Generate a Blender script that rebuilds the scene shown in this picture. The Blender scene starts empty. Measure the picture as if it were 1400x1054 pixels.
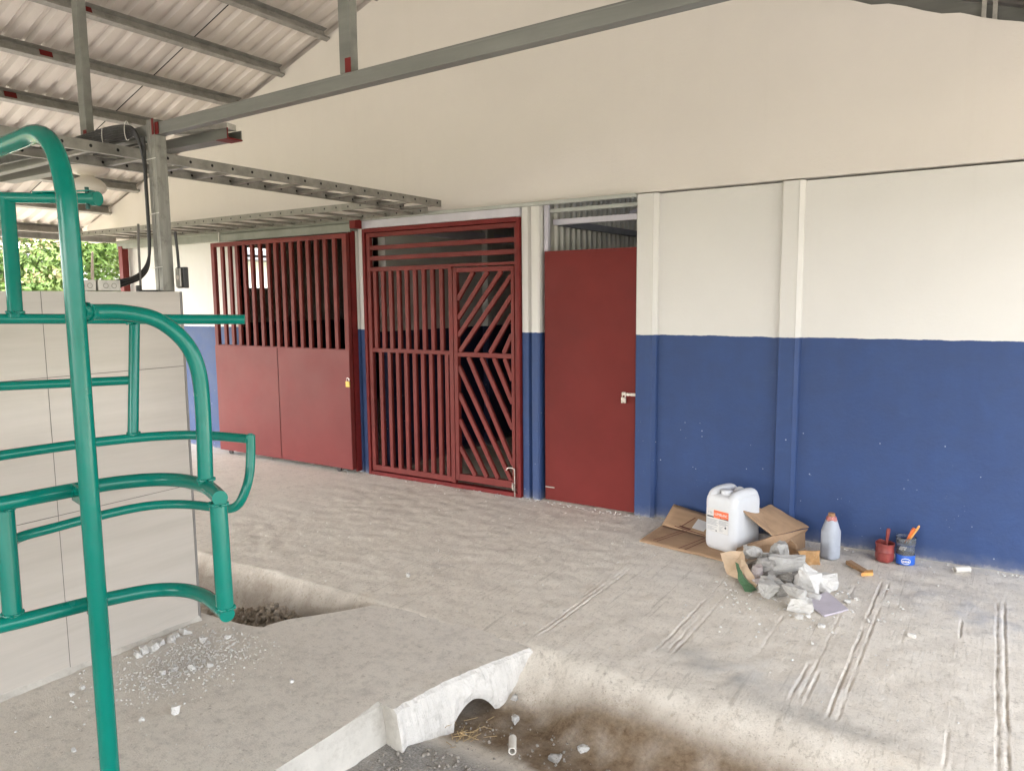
import bpy, bmesh, math, random
import numpy as np
from mathutils import Vector, Matrix, noise as mnoise
random.seed(7)
R = math.radians
C = bpy.context.scene.collection
sc = bpy.context.scene
WL = {}                      # world location of every object
DEF = {}                     # default ids

# ------------------------------------------------------------------ helpers
def tag(o, label=None, cat=None, group=None, kind=None):
    if label: o['label'] = label
    if cat: o['category'] = cat
    if group: o['group'] = group
    if kind: o['kind'] = kind
    return o

def thing(name, label, cat, loc=(0, 0, 0), group=None):
    o = bpy.data.objects.new(name, None); C.objects.link(o)
    o.location = loc; WL[o] = Vector(loc); o.empty_display_size = .1
    return tag(o, label, cat, group)

class MB:
    def __init__(s): s.v = []; s.f = []; s.m = []
    def add(s, vs, fs, mi=0):
        b = len(s.v); s.v += [tuple(v) for v in vs]
        s.f += [tuple(b + i for i in f) for f in fs]; s.m += [mi] * len(fs); return s
    def box(s, x0, x1, y0, y1, z0, z1, mi=0):
        vs = [(x, y, z) for z in (z0, z1) for y in (y0, y1) for x in (x0, x1)]
        return s.add(vs, [(0, 2, 3, 1), (4, 5, 7, 6), (0, 1, 5, 4), (2, 6, 7, 3), (0, 4, 6, 2), (1, 3, 7, 5)], mi)
    def bar(s, a, b, w, t, up=(0, 1, 0), mi=0):
        """rectangular bar from a to b, w across, t along 'up'"""
        a = Vector(a); b = Vector(b); d = (b - a).normalized(); u = Vector(up)
        u = (u - d * u.dot(d)).normalized(); r = d.cross(u)
        vs = [p + r * (i * w / 2) + u * (j * t / 2) for p in (a, b) for i, j in ((-1, -1), (1, -1), (1, 1), (-1, 1))]
        return s.add(vs, [(3, 2, 1, 0), (4, 5, 6, 7), (0, 1, 5, 4), (1, 2, 6, 5), (2, 3, 7, 6), (3, 0, 4, 7)], mi)
    def tube(s, pts, r, n=20, cap=True, mi=0):
        pts = [Vector(p) for p in pts]; rings = []; prev = None
        for i, p in enumerate(pts):
            t = (pts[min(i + 1, len(pts) - 1)] - pts[max(i - 1, 0)]).normalized()
            if prev is None:
                u = t.orthogonal().normalized()
            else:
                u = (prev - t * prev.dot(t)).normalized()
            prev = u; w = t.cross(u)
            rr = r[i] if isinstance(r, (list, tuple)) else r
            rings.append([p + (u * math.cos(2 * math.pi * k / n) + w * math.sin(2 * math.pi * k / n)) * rr for k in range(n)])
        vs = [v for ring in rings for v in ring]; fs = []
        for i in range(len(rings) - 1):
            for k in range(n):
                fs.append((i * n + k, i * n + (k + 1) % n, (i + 1) * n + (k + 1) % n, (i + 1) * n + k))
        if cap:
            fs.append(tuple(range(n - 1, -1, -1))); fs.append(tuple((len(rings) - 1) * n + k for k in range(n)))
        return s.add(vs, fs, mi)
    def lathe(s, c, prof, n=28, mi=0, cap=True):
        c = Vector(c); vs = [(c.x + r * math.cos(2 * math.pi * k / n), c.y + r * math.sin(2 * math.pi * k / n), c.z + z) for r, z in prof for k in range(n)]
        fs = [(i * n + k, i * n + (k + 1) % n, (i + 1) * n + (k + 1) % n, (i + 1) * n + k) for i in range(len(prof) - 1) for k in range(n)]
        if cap:
            fs.append(tuple(range(n - 1, -1, -1))); fs.append(tuple((len(prof) - 1) * n + k for k in range(n)))
        return s.add(vs, fs, mi)
    def sheet(s, pts, t, mi=0, nrm=None):
        """thick polygon: outline pts, thickness t along its normal"""
        P = [Vector(p) for p in pts]
        if nrm is None:
            nrm = Vector()
            for i in range(len(P)): nrm += P[i].cross(P[(i + 1) % len(P)])
            nrm.normalize()
        nrm = Vector(nrm); n = len(P)
        vs = [p for p in P] + [p - nrm * t for p in P]
        fs = [tuple(range(n)), tuple(range(2 * n - 1, n - 1, -1))] + [(i, i + n, (i + 1) % n + n, (i + 1) % n) for i in range(n)]
        return s.add(vs, fs, mi)
    def build(s, name, mats, parent=None, smooth=False, bevel=0, origin=None, rot=None, fix=True):
        me = bpy.data.meshes.new(name)
        V = np.array(s.v, dtype=float)
        if origin is None:
            if parent is not None: origin = WL[parent]
            else: origin = Vector(((V[:, 0].min() + V[:, 0].max()) / 2, (V[:, 1].min() + V[:, 1].max()) / 2, V[:, 2].min()))
        origin = Vector(origin)
        V = V - np.array(origin)
        me.from_pydata([tuple(v) for v in V], [], s.f)
        if not isinstance(mats, (list, tuple)): mats = [mats]
        for m in mats: me.materials.append(m)
        if len(mats) > 1: me.polygons.foreach_set('material_index', s.m)
        if fix:
            bm = bmesh.new(); bm.from_mesh(me); bmesh.ops.recalc_face_normals(bm, faces=bm.faces); bm.to_mesh(me); bm.free()
        o = bpy.data.objects.new(name, me); C.objects.link(o)
        o.location = origin - (WL[parent] if parent is not None else Vector())
        if parent is not None: o.parent = parent
        WL[o] = origin
        if smooth:
            try: me.shade_auto_smooth
            except AttributeError: pass
            me.polygons.foreach_set('use_smooth', [True] * len(me.polygons))
            me.set_sharp_from_angle(angle=R(40))
        if bevel:
            b = o.modifiers.new('bevel', 'BEVEL'); b.width = bevel; b.segments = 2; b.limit_method = 'ANGLE'; b.angle_limit = R(40)
        return o

def crv(pts, n=8):
    """Catmull-Rom through pts"""
    P = [Vector(p) for p in pts]; out = []
    for i in range(len(P) - 1):
        p0 = P[max(i - 1, 0)]; p1 = P[i]; p2 = P[i + 1]; p3 = P[min(i + 2, len(P) - 1)]
        for k in range(n):
            t = k / n
            out.append(.5 * ((2 * p1) + (p2 - p0) * t + (2 * p0 - 5 * p1 + 4 * p2 - p3) * t * t + (3 * p1 - p0 - 3 * p2 + p3) * t ** 3))
    out.append(P[-1]); return out

def fbm(x, y, z, o=4):
    return mnoise.fractal(Vector((x, y, z)), 1.0, 2.0, o)

# ------------------------------------------------------------------ materials
class NT:
    def __init__(s, name):
        s.m = bpy.data.materials.new(name); s.m.use_nodes = True
        s.t = s.m.node_tree; s.n = s.t.nodes; s.l = s.t.links
        s.b = s.n['Principled BSDF']; s.pos = None
    def node(s, t, **k):
        n = s.n.new(t)
        for a, v in k.items():
            if a.startswith('i_'):
                key = a[2:]
                key = int(key) if key.isdigit() else key.replace('_', ' ')
                n.inputs[key].default_value = v
            else: setattr(n, a, v)
        return n
    def P(s, scale=(1, 1, 1), obj=False):
        """world position (metres), optionally stretched"""
        if obj: src = s.node('ShaderNodeTexCoord').outputs['Object']
        else: src = s.node('ShaderNodeNewGeometry').outputs['Position']
        mp = s.node('ShaderNodeMapping'); mp.inputs['Scale'].default_value = scale
        s.l.new(src, mp.inputs['Vector']); return mp.outputs[0]
    def noise(s, scale=5, detail=6, rough=.6, stretch=(1, 1, 1), obj=False):
        n = s.node('ShaderNodeTexNoise'); n.inputs['Scale'].default_value = scale; n.inputs['Detail'].default_value = detail; n.inputs['Roughness'].default_value = rough
        s.l.new(s.P(stretch, obj), n.inputs['Vector']); return n.outputs['Fac']
    def ramp(s, fac, stops):
        r = s.node('ShaderNodeValToRGB'); e = r.color_ramp.elements
        while len(e) < len(stops): e.new(.5)
        for el, (p, c) in zip(e, stops):
            el.position = p; el.color = (c, c, c, 1) if isinstance(c, (int, float)) else tuple(c) + (1,)
        s.l.new(fac, r.inputs[0]); return r.outputs['Color']
    def mix(s, fac, a, b, mode='MIX'):
        m = s.node('ShaderNodeMix', data_type='RGBA', blend_type=mode)
        for i, v in ((0, fac), (6, a), (7, b)):
            if isinstance(v, (int, float)): m.inputs[i].default_value = v if i == 0 else (v, v, v, 1)
            elif isinstance(v, (tuple, list)): m.inputs[i].default_value = tuple(v) + (1,)
            else: s.l.new(v, m.inputs[i])
        return m.outputs[2]
    def math(s, op, a, b=0.0):
        m = s.node('ShaderNodeMath', operation=op)
        for i, v in ((0, a), (1, b)):
            if isinstance(v, (int, float)): m.inputs[i].default_value = v
            else: s.l.new(v, m.inputs[i])
        return m.outputs[0]
    def attr(s, name):
        a = s.node('ShaderNodeAttribute'); a.attribute_name = name; return a.outputs['Fac']
    def bump(s, h, strength=.3, dist=.01, nrm=None):
        b = s.node('ShaderNodeBump'); b.inputs['Strength'].default_value = strength; b.inputs['Distance'].default_value = dist
        s.l.new(h, b.inputs['Height'])
        if nrm is not None: s.l.new(nrm, b.inputs['Normal'])
        return b.outputs[0]
    def set(s, col=None, rough=None, nrm=None, metal=None, spec=None):
        for k, v in (('Base Color', col), ('Roughness', rough), ('Normal', nrm), ('Metallic', metal), ('Specular IOR Level', spec)):
            if v is None: continue
            if isinstance(v, (int, float)): s.b.inputs[k].default_value = v
            elif isinstance(v, (tuple, list)): s.b.inputs[k].default_value = tuple(v) + (1,)
            else: s.l.new(v, s.b.inputs[k])
        return s.m

def simple(name, col, rough=.5, var=.12, nscale=6, bump=.15, bscale=60, metal=0, spec=.5, stretch=(1, 1, 1), bdist=.003, detail=5, dirt=None, dirt_amt=.0):
    n = NT(name)
    f = n.noise(nscale, detail, .6, stretch)
    lo = tuple(c * (1 - var) for c in col); hi = tuple(min(1, c * (1 + var)) for c in col)
    c = n.ramp(f, [(.3, lo), (.7, hi)])
    if dirt:
        g = n.ramp(n.noise(nscale * 1.7 + 1, 8, .7), [(.52, 0.0), (.72, dirt_amt)])
        c = n.mix(g, c, dirt)
    nr = n.bump(n.noise(bscale, 4, .6, stretch), bump, bdist) if bump else None
    rr = n.ramp(n.noise(nscale * 2 + .7, 4), [(.3, max(0, rough - .08)), (.7, min(1, rough + .08))])
    return n.set(c, rr, nr, metal, spec)

def mat_wall(name, white, blue, line):
    n = NT(name)
    geo = n.node('ShaderNodeNewGeometry'); sep = n.node('ShaderNodeSeparateXYZ'); n.l.new(geo.outputs['Position'], sep.inputs[0])
    z = sep.outputs['Z']
    mott = n.noise(1.6, 6, .62); fine = n.noise(9, 5, .6)
    wc = n.mix(n.ramp(mott, [(.3, 0.0), (.75, 1.0)]), tuple(c * .965 for c in white), tuple(min(1, c * 1.02) for c in white))
    # faint vertical grime streaks
    st = n.ramp(n.noise(2.2, 6, .65, (3.0, 3.0, .16)), [(.56, 0.0), (.8, .11)])
    wc = n.mix(st, wc, (white[0] * .72, white[1] * .69, white[2] * .64))
    col = wc
    if blue:
        bc = n.mix(n.ramp(fine, [(.25, 0.0), (.75, 1.0)]), tuple(c * .88 for c in blue), tuple(c * 1.1 for c in blue))
        br = n.ramp(n.noise(5, 7, .7, (1, 1, 4)), [(.5, 0.0), (.85, .22)])
        bc = n.mix(br, bc, (blue[0] * 1.5, blue[1] * 1.45, blue[2] * 1.2))
        # paint specks and dust near the ground
        v = n.node('ShaderNodeTexVoronoi'); v.inputs['Scale'].default_value = 15; n.l.new(n.P(), v.inputs['Vector'])
        spk = n.math('LESS_THAN', v.outputs['Distance'], n.math('MULTIPLY', n.noise(3, 3, .6), .13))
        v2 = n.node('ShaderNodeTexVoronoi'); v2.inputs['Scale'].default_value = 48; n.l.new(n.P((1, 1, .8)), v2.inputs['Vector'])
        spk = n.math('MAXIMUM', spk, n.math('MULTIPLY', n.math('LESS_THAN', v2.outputs['Distance'], .12), n.ramp(n.noise(2.3, 5, .7), [(.56, 0.0), (.66, .7)])))
        zone = n.ramp(n.noise(1.7, 4, .7), [(.42, 0.0), (.5, 1.0)])
        scf = n.ramp(n.noise(7, 9, .8, (.5, 1, 1.6)), [(.60, 0.0), (.72, .28)])
        bc = n.mix(scf, bc, (blue[0] * 2.2, blue[1] * 1.9, blue[2] * 1.35))
        rl_ = n.ramp(n.noise(2.6, 5, .6, (2.2, 1, .5)), [(.36, .35), (.55, 0.0)])
        bc = n.mix(rl_, bc, (blue[0] * .78, blue[1] * .80, blue[2] * .84))
        low = n.math('LESS_THAN', z, .75)
        spk = n.math('MULTIPLY', n.math('MULTIPLY', spk, zone), low)
        bc = n.mix(n.math('MULTIPLY', spk, .5), bc, (.62, .66, .72))
        dz = n.math('ADD', z, n.math('MULTIPLY', n.noise(14, 5, .7), .10))
        dust = n.ramp(dz, [(.045, .7), (.075, .15), (.14, 0.0)])
        bc = n.mix(dust, bc, (.36, .35, .33))
        edge = n.math('ADD', z, n.math('MULTIPLY', n.math('SUBTRACT', n.noise(5, 6, .75, (1, 1, .05)), .5), .024))
        col = n.mix(n.math('LESS_THAN', edge, line), wc, bc)
    nr = n.bump(n.noise(45, 8, .75), .40, .005)
    nr = n.bump(n.noise(5, 3, .5), .14, .02, nr)
    return n.set(col, n.ramp(fine, [(.3, .5), (.7, .66)]), nr, None, .35)

WHITE = (.72, .66, .575); BLUE = (.030, .061, .168)
M = {}
M['wall'] = mat_wall('painted wall', (.66, .645, .615), BLUE, 1.383)
M['gable'] = mat_wall('gable paint', (.70, .655, .61), None, 0)
M['inwall_shaded'] = mat_wall('inside wall with painted shade', (.60, .585, .55), (.014, .022, .062), 1.36)  # same blue paint as outside, darkened to paint in the interior shade
M['dim'] = simple('darkened rear wall', (.16, .15, .14), .85, .2, 4, .3, 40)  # rear wall colour lowered to paint in the darkness of the room
M['red'] = simple('red gloss enamel', (.155, .027, .023), .5, .16, 3, .12, 25, spec=.2, dirt=(.17, .04, .036), dirt_amt=.35)
M['redpanel'] = simple('red sheet enamel', (.165, .028, .026), .48, .10, 1.6, .12, 7, spec=.24, bdist=.006, dirt=(.19, .038, .035), dirt_amt=.3)
M['reddoor'] = simple('red door enamel', (.150, .024, .021), .5, .14, 1.6, .14, 7, spec=.13, bdist=.006, dirt=(.18, .024, .024), dirt_amt=.4)
M['reddark'] = simple('red primer', (.15, .017, .016), .55, .2, 8, spec=.2)
M['steel'] = simple('primed grey green steel', (.26, .25, .23), .5, .22, 7, .1, 50, spec=.5, stretch=(1, 1, .25), dirt=(.12, .11, .10), dirt_amt=.6)
M['steelpost'] = simple('stained galvanised post', (.235, .23, .205), .45, .3, 9, .15, 50, metal=.25, stretch=(3, 3, .3), dirt=(.10, .09, .08), dirt_amt=.75)
M['steelbeam'] = simple('primed beam', (.175, .176, .158), .5, .2, 5, .1, 40, stretch=(.3, 3, 3), dirt=(.17, .155, .15), dirt_amt=.6)
M['galv'] = simple('galvanised sheet', (.45, .43, .39), .45, .2, 10, .08, 60, metal=.35, dirt=(.2, .18, .16), dirt_amt=.5)
M['tray'] = simple('galvanised ladder tray', (.24, .228, .205), .48, .22, 12, .1, 60, metal=.3, dirt=(.14, .12, .1), dirt_amt=.5)
M['paleheader'] = simple('pale steel lintel', (.40, .41, .385), .5, .12, 6, .1, 40, dirt=(.3, .3, .27), dirt_amt=.6)
M['lavender'] = simple('lavender painted steel', (.56, .54, .60), .5, .08, 6)
M['greenhdr'] = simple('green grey track steel', (.215, .222, .192), .5, .16, 6, .1, 40, dirt=(.2, .2, .17), dirt_amt=.6)
M['black'] = simple('black cable sheath', (.018, .017, .017), .42, .3, 10, 0)
M['tie'] = simple('white cable tie', (.6, .58, .54), .5, .05, 10, 0)
M['hole'] = simple('dark void', (.008, .008, .008), .9, .1, 10, 0)
M['cream'] = simple('cream plastic', (.68, .62, .54), .4, .05, 6, 0)
M['brass'] = simple('brass', (.40, .27, .08), .45, .15, 30, .1, metal=.9)
M['chrome'] = simple('nickel plate', (.55, .50, .45), .3, .15, 30, .1, metal=.85)

def mat_green():
    n = NT('teal enamel on pipe')
    f = n.noise(4, 6, .6)
    c = n.ramp(f, [(.3, (.0, .165, .125)), (.7, (.001, .20, .155))])
    sc_ = n.ramp(n.noise(24, 8, .75), [(.70, 0.0), (.78, .4)])
    c = n.mix(sc_, c, (.002, .13, .105))
    h = n.noise(16, 4, .6); h2 = n.noise(55, 4, .6, (1, 1, .4))
    nr = n.bump(h2, .12, .003, n.bump(h, .16, .006))
    return n.set(c, n.ramp(n.noise(9, 6, .7), [(.3, .14), (.7, .28)]), nr, None, .42)
M['green'] = mat_green()

def mat_roof():
    n = NT('bare corrugated sheet underside')
    a = n.noise(2.2, 5, .6, (.3, 1, 1))
    c = n.ramp(a, [(.3, (.54, .49, .445)), (.7, (.62, .57, .52))])
    geo = n.node('ShaderNodeNewGeometry'); sep = n.node('ShaderNodeSeparateXYZ'); n.l.new(geo.outputs['Position'], sep.inputs[0])
    older = n.math('LESS_THAN', sep.outputs['Y'], 4.25)
    c = n.mix(n.math('MULTIPLY', older, .55), c, (.47, .43, .405))
    return n.set(c, .5, n.bump(n.noise(12, 4, .6, (.2, 1, 1)), .08, .006), .05, .5)
M['roof'] = mat_roof()

def mat_tile():
    n = NT('large glazed tile')
    v = n.noise(3.2, 7, .62, (1, .25, 3.2))
    TZ = .6075
    c = n.ramp(v, [(.28, (.445, .405, .36)), (.5, (.49, .448, .402)), (.75, (.54, .497, .45))])
    b = n.node('ShaderNodeTexNoise')
    geo = n.node('ShaderNodeNewGeometry'); sep = n.node('ShaderNodeSeparateXYZ'); n.l.new(geo.outputs['Position'], sep.inputs[0])
    T = .6075; g = .0032
    def line(out, off):
        fr = n.math('FRACT', n.math('DIVIDE', n.math('ADD', out, off), T))
        return n.math('LESS_THAN', fr, g / T)
    def at(out, v, h=.0013): return n.math('LESS_THAN', n.math('ABSOLUTE', n.math('SUBTRACT', out, v)), h)
    gl = at(sep.outputs['Y'], 1.618)
    for v_, o_ in ((.403, 'Y'), (-.812, 'Y'), (-2.027, 'Y'), (.722, 'Z'), (1.333, 'Z')): gl = n.math('MAXIMUM', gl, at(sep.outputs[o_], v_))
    c = n.mix(gl, c, (.10, .095, .09))
    drt = n.ramp(n.noise(6, 8, .75), [(.62, 0.0), (.75, .25)])
    c = n.mix(drt, c, (.38, .36, .33))
    nr = n.bump(n.math('SUBTRACT', 1.0, gl), .6, .002)
    r = n.mix(gl, n.ramp(v, [(.3, .16), (.7, .24)]), .8)
    nr = n.bump(n.noise(2.5, 2, .5), .05, .01, nr)
    return n.set(c, r, nr, None, .5)
M['tile'] = mat_tile()

def mat_ground():
    n = NT('ground surfaces')
    big = n.noise(.9, 6, .65); mid = n.noise(5, 7, .7); fine = n.noise(36, 8, .8); grit = n.noise(120, 5, .75)
    broom = n.noise(34, 6, .75, (1.6, .22, 1))
    c = n.ramp(big, [(.25, (.67, .615, .535)), (.5, (.735, .68, .60)), (.78, (.78, .735, .66))])
    c = n.mix(n.ramp(mid, [(.32, .35), (.54, 0.0)]), c, (.52, .475, .415))
    c = n.mix(n.ramp(mid, [(.62, 0.0), (.8, .5)]), c, (.66, .63, .57))
    c = n.mix(n.ramp(fine, [(.34, .75), (.45, 0.0)]), c, (.33, .295, .245))
    c = n.mix(n.ramp(broom, [(.34, .45), (.46, 0.0)]), c, (.42, .38, .32))
    c = n.mix(n.ramp(grit, [(.62, 0.0), (.72, .5)]), c, (.72, .69, .63))
    mott = n.noise(15, 10, .85)
    c = n.mix(n.ramp(mott, [(.38, .5), (.47, 0.0)]), c, (.45, .405, .345))
    c = n.mix(n.ramp(mott, [(.54, 0.0), (.66, .6)]), c, (.76, .72, .655))
    def pits(scale, lim, mask_s, lo, hi):
        v = n.node('ShaderNodeTexVoronoi'); v.inputs['Scale'].default_value = scale; n.l.new(n.P(), v.inputs['Vector'])
        return n.math('MULTIPLY', n.math('LESS_THAN', v.outputs['Distance'], lim), n.ramp(n.noise(mask_s, 6, .75), [(lo, 0.0), (hi, 1.0)]))
    c = n.mix(n.math('MULTIPLY', pits(62, .21, 4, .42, .62), .4), c, (.30, .265, .22))
    c = n.mix(n.math('MULTIPLY', pits(95, .24, 6, .42, .58), .55), c, (.80, .765, .70))
    c = n.mix(n.math('MULTIPLY', pits(21, .13, 3, .50, .62), .4), c, (.33, .29, .24))
    sl = n.noise(26, 5, .7, (1, .035, 1))
    c = n.mix(n.ramp(sl, [(.33, .5), (.4, 0.0)]), c, (.36, .32, .265))
    c = n.mix(n.ramp(sl, [(.62, 0.0), (.70, .45)]), c, (.74, .70, .63))
    # grey cement smears and warm stains
    sm = n.ramp(n.noise(1.5, 8, .72, (1, 1.6, 1)), [(.62, 0.0), (.72, .4)])
    c = n.mix(sm, c, (.45, .44, .42))
    tan = n.ramp(n.noise(2.3, 7, .7), [(.6, 0.0), (.75, .45)])
    c = n.mix(tan, c, (.50, .40, .29))
    stain = n.attr('stain'); c = n.mix(n.math('MULTIPLY', stain, n.ramp(mid, [(.3, 1.0), (.7, .5)])), c, (.22, .22, .215))
    bluest = n.attr('bluestain'); c = n.mix(n.math('MULTIPLY', bluest, n.ramp(mid, [(.3, .9), (.6, .2)])), c, (.33, .36, .43))
    pale = n.attr('pale'); c = n.mix(n.math('MULTIPLY', pale, n.ramp(mid, [(.3, .5), (.7, 1.0)])), c, (.60, .59, .57))
    # lower lane
    asp = n.attr('asphalt')
    ac = n.mix(n.ramp(grit, [(.35, 0.0), (.65, 1.0)]), (.13, .125, .12), (.40, .385, .365))
    ac = n.mix(n.ramp(n.noise(4, 7, .7), [(.4, .0), (.7, .8)]), ac, (.40, .375, .34))
    c = n.mix(n.math('MULTIPLY', asp, n.ramp(n.noise(6, 6, .7), [(.2, .8), (.6, 1.0)])), c, ac)
    # soil washed into the gutter; on the banks it also paints in shade
    d = n.attr('dirt')
    dc = n.mix(n.ramp(n.noise(45, 6, .7), [(.3, 0.0), (.7, 1.0)]), (.120, .080, .048), (.245, .178, .115))
    c = n.mix(d, c, dc)
    g = n.attr('grass')
    gc = n.mix(n.ramp(n.noise(3, 6, .7), [(.35, 0.0), (.65, 1.0)]), (.07, .10, .03), (.20, .17, .10))
    c = n.mix(g, c, gc)
    h = n.math('ADD', n.math('MULTIPLY', fine, .5), n.math('ADD', n.math('MULTIPLY', grit, .28), n.math('MULTIPLY', broom, .35)))
    nr = n.bump(h, .85, .011)
    nr = n.bump(n.noise(13, 6, .75), .11, .012, nr)
    return n.set(c, .88, nr, None, .25)
M['ground'] = mat_ground()

def mat_slab():
    n = NT('trowelled slab concrete')
    big = n.noise(1.3, 7, .68); mid = n.noise(8, 7, .72); grit = n.noise(130, 4, .7)
    c = n.ramp(big, [(.28, (.635, .59, .53)), (.5, (.70, .655, .59)), (.75, (.75, .71, .645))])
    c = n.mix(n.ramp(mid, [(.3, .45), (.5, 0.0)]), c, (.43, .405, .37))
    m2 = n.noise(19, 10, .85)
    c = n.mix(n.ramp(m2, [(.40, .5), (.5, 0.0)]), c, (.40, .375, .34))
    c = n.mix(n.ramp(m2, [(.55, 0.0), (.66, .5)]), c, (.68, .655, .61))
    c = n.mix(n.ramp(n.noise(3.4, 8, .75), [(.62, 0.0), (.74, .6)]), c, (.36, .30, .23))
    c = n.mix(n.ramp(n.noise(12, 6, .7, (.5, 2, 1)), [(.64, 0.0), (.74, .6)]), c, (.22, .185, .145))
    c = n.mix(n.ramp(grit, [(.66, 0.0), (.74, .35)]), c, (.55, .53, .50))
    def pits(scale, lim, mask_s, lo, hi):
        v = n.node('ShaderNodeTexVoronoi'); v.inputs['Scale'].default_value = scale; n.l.new(n.P(), v.inputs['Vector'])
        return n.math('MULTIPLY', n.math('LESS_THAN', v.outputs['Distance'], lim), n.ramp(n.noise(mask_s, 6, .75), [(lo, 0.0), (hi, 1.0)]))
    c = n.mix(n.math('MULTIPLY', pits(26, .15, 5, .47, .60), .6), c, (.30, .255, .205))
    c = n.mix(n.math('MULTIPLY', pits(80, .22, 4, .45, .60), .5), c, (.36, .33, .29))
    c = n.mix(n.math('MULTIPLY', pits(70, .20, 7, .50, .62), .6), c, (.78, .75, .70))
    sm_ = n.ramp(n.noise(2.2, 8, .72, (1, .6, 1)), [(.57, 0.0), (.72, .45)]); c = n.mix(sm_, c, (.47, .41, .335))
    dust = n.attr('dust'); c = n.mix(n.math('MULTIPLY', dust, n.ramp(n.noise(30, 6, .75), [(.3, .15), (.6, 1.0)])), c, (.62, .585, .54))
    nr = n.bump(n.math('ADD', n.math('MULTIPLY', grit, .5), n.math('MULTIPLY', mid, .6)), .55, .010)
    return n.set(c, .82, nr, None, .25)
M['slab'] = mat_slab()
M['slabside'] = simple('slab side concrete', (.55, .52, .47), .85, .14, 5, .4, 60, dirt=(.33, .30, .26), dirt_amt=.7, bdist=.006, spec=.2)
M['whitewash'] = simple('whitewashed plaster', (.60, .575, .54), .8, .1, 8, .6, 45, dirt=(.36, .34, .31), dirt_amt=.85, bdist=.010, spec=.2)
M['plaster'] = simple('broken white plaster', (.60, .585, .56), .85, .1, 20, .7, 90, dirt=(.5, .48, .45), dirt_amt=.6, bdist=.006, spec=.2)
M['concrete'] = simple('broken grey concrete', (.32, .308, .29), .88, .16, 18, .8, 110, dirt=(.27, .255, .235), dirt_amt=.8, bdist=.006, spec=.2)
M['mortar'] = simple('pale mortar', (.46, .447, .425), .88, .12, 18, .8, 110, dirt=(.38, .36, .34), dirt_amt=.7, bdist=.006, spec=.2)
M['pinkgrey'] = simple('pinkish mortar', (.40, .35, .34), .88, .12, 18, .8, 110, bdist=.005, spec=.2)
M['soil'] = simple('clotted soil', (.30, .25, .195), .95, .35, 40, .9, 120, bdist=.006, spec=.1)
M['lilac'] = simple('tile back', (.47, .43, .48), .6, .08, 14, .3, 80)
M['card'] = simple('corrugated cardboard', (.40, .265, .165), .8, .1, 5, .25, 40, stretch=(1, 6, 1), dirt=(.29, .19, .12), dirt_amt=.6, spec=.2)
M['cardlight'] = simple('torn cardboard inside', (.56, .42, .29), .85, .1, 8, .3, 50, spec=.2)
M['cardgreen'] = simple('green printed cardboard', (.07, .15, .075), .6, .15, 10, .2, 50)
M['cardorange'] = simple('tan printed carton', (.42, .235, .095), .65, .25, 22, .2, 50, dirt=(.60, .44, .26), dirt_amt=.7)
M['print'] = simple('brown print', (.16, .055, .035), .8, .1, 9, 0)
M['sticker'] = simple('white paper', (.66, .65, .63), .7, .04, 9, 0)
M['hdpe'] = simple('white jug plastic', (.63, .64, .66), .42, .04, 6, .1, 12, spec=.45, bdist=.004, dirt=(.60, .60, .58), dirt_amt=.35)
M['orange'] = simple('orange label', (.78, .16, .06), .5, .05, 9, 0)
M['greyprint'] = simple('grey small print', (.40, .41, .43), .6, .05, 9, 0)
M['darkprint'] = simple('dark print', (.03, .03, .04), .6, .05, 9, 0)
M['whiteink'] = simple('white ink', (.80, .78, .76), .5, .03, 9, 0)
M['bluelabel'] = simple('blue label', (.02, .11, .50), .4, .06, 9, 0)
M['redpot'] = simple('red paint crust', (.23, .042, .036), .45, .25, 20, .4, 40, dirt=(.35, .09, .07), dirt_amt=.6)
M['orangewood'] = simple('orange lacquered handle', (.72, .16, .025), .35, .2, 30, .1)
M['bristle'] = simple('caked bristles', (.46, .44, .38), .8, .2, 60, .5, 120)
M['pvc'] = simple('grey white pvc', (.60, .57, .52), .5, .1, 10, .1)
M['wood'] = simple('sawn wood scrap', (.36, .22, .12), .75, .2, 8, .3, 40, stretch=(1, 8, 1))
M['woodend'] = simple('fresh orange wood', (.66, .33, .10), .7, .2, 20, .3)
M['straw'] = simple('dry straw', (.36, .26, .13), .8, .25, 20, 0)

def mat_clear(name, col, alpha_mix, rough):
    n = NT(name)
    n.b.inputs['Transmission Weight'].default_value = alpha_mix
    n.b.inputs['IOR'].default_value = 1.2
    return n.set(n.ramp(n.noise(14, 5, .7), [(.35, tuple(c * .85 for c in col)), (.65, col)]), rough, n.bump(n.noise(30, 4), .2, .004))
M['milky'] = mat_clear('milky plastic', (.60, .64, .72), .30, .42)
M['cleartub'] = mat_clear('scuffed clear plastic', (.86, .89, .92), .88, .12)

def mat_leaf(name, a, b, c_):
    n = NT(name)
    f = n.noise(.9, 3, .6); oi = n.noise(14, 2, .5)
    c = n.ramp(f, [(.3, a), (.5, b), (.7, c_)])
    c = n.mix(n.ramp(oi, [(.3, .35), (.6, 0.0)]), c, tuple(v * .45 for v in a))
    n.b.inputs['Subsurface Weight'].default_value = 0
    return n.set(c, .5, None, None, .4)
M['leaf'] = mat_leaf('bush leaves', (.10, .19, .045), (.19, .31, .075), (.33, .38, .13))
M['leafpink'] = mat_leaf('flushing leaves', (.30, .31, .11), (.45, .40, .18), (.55, .39, .26))
M['leafgrey'] = mat_leaf('grey leaves', (.11, .14, .09), (.20, .23, .15), (.29, .30, .21))
M['bark'] = simple('bark', (.14, .11, .085), .9, .25, 12, .5, 40)

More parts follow.
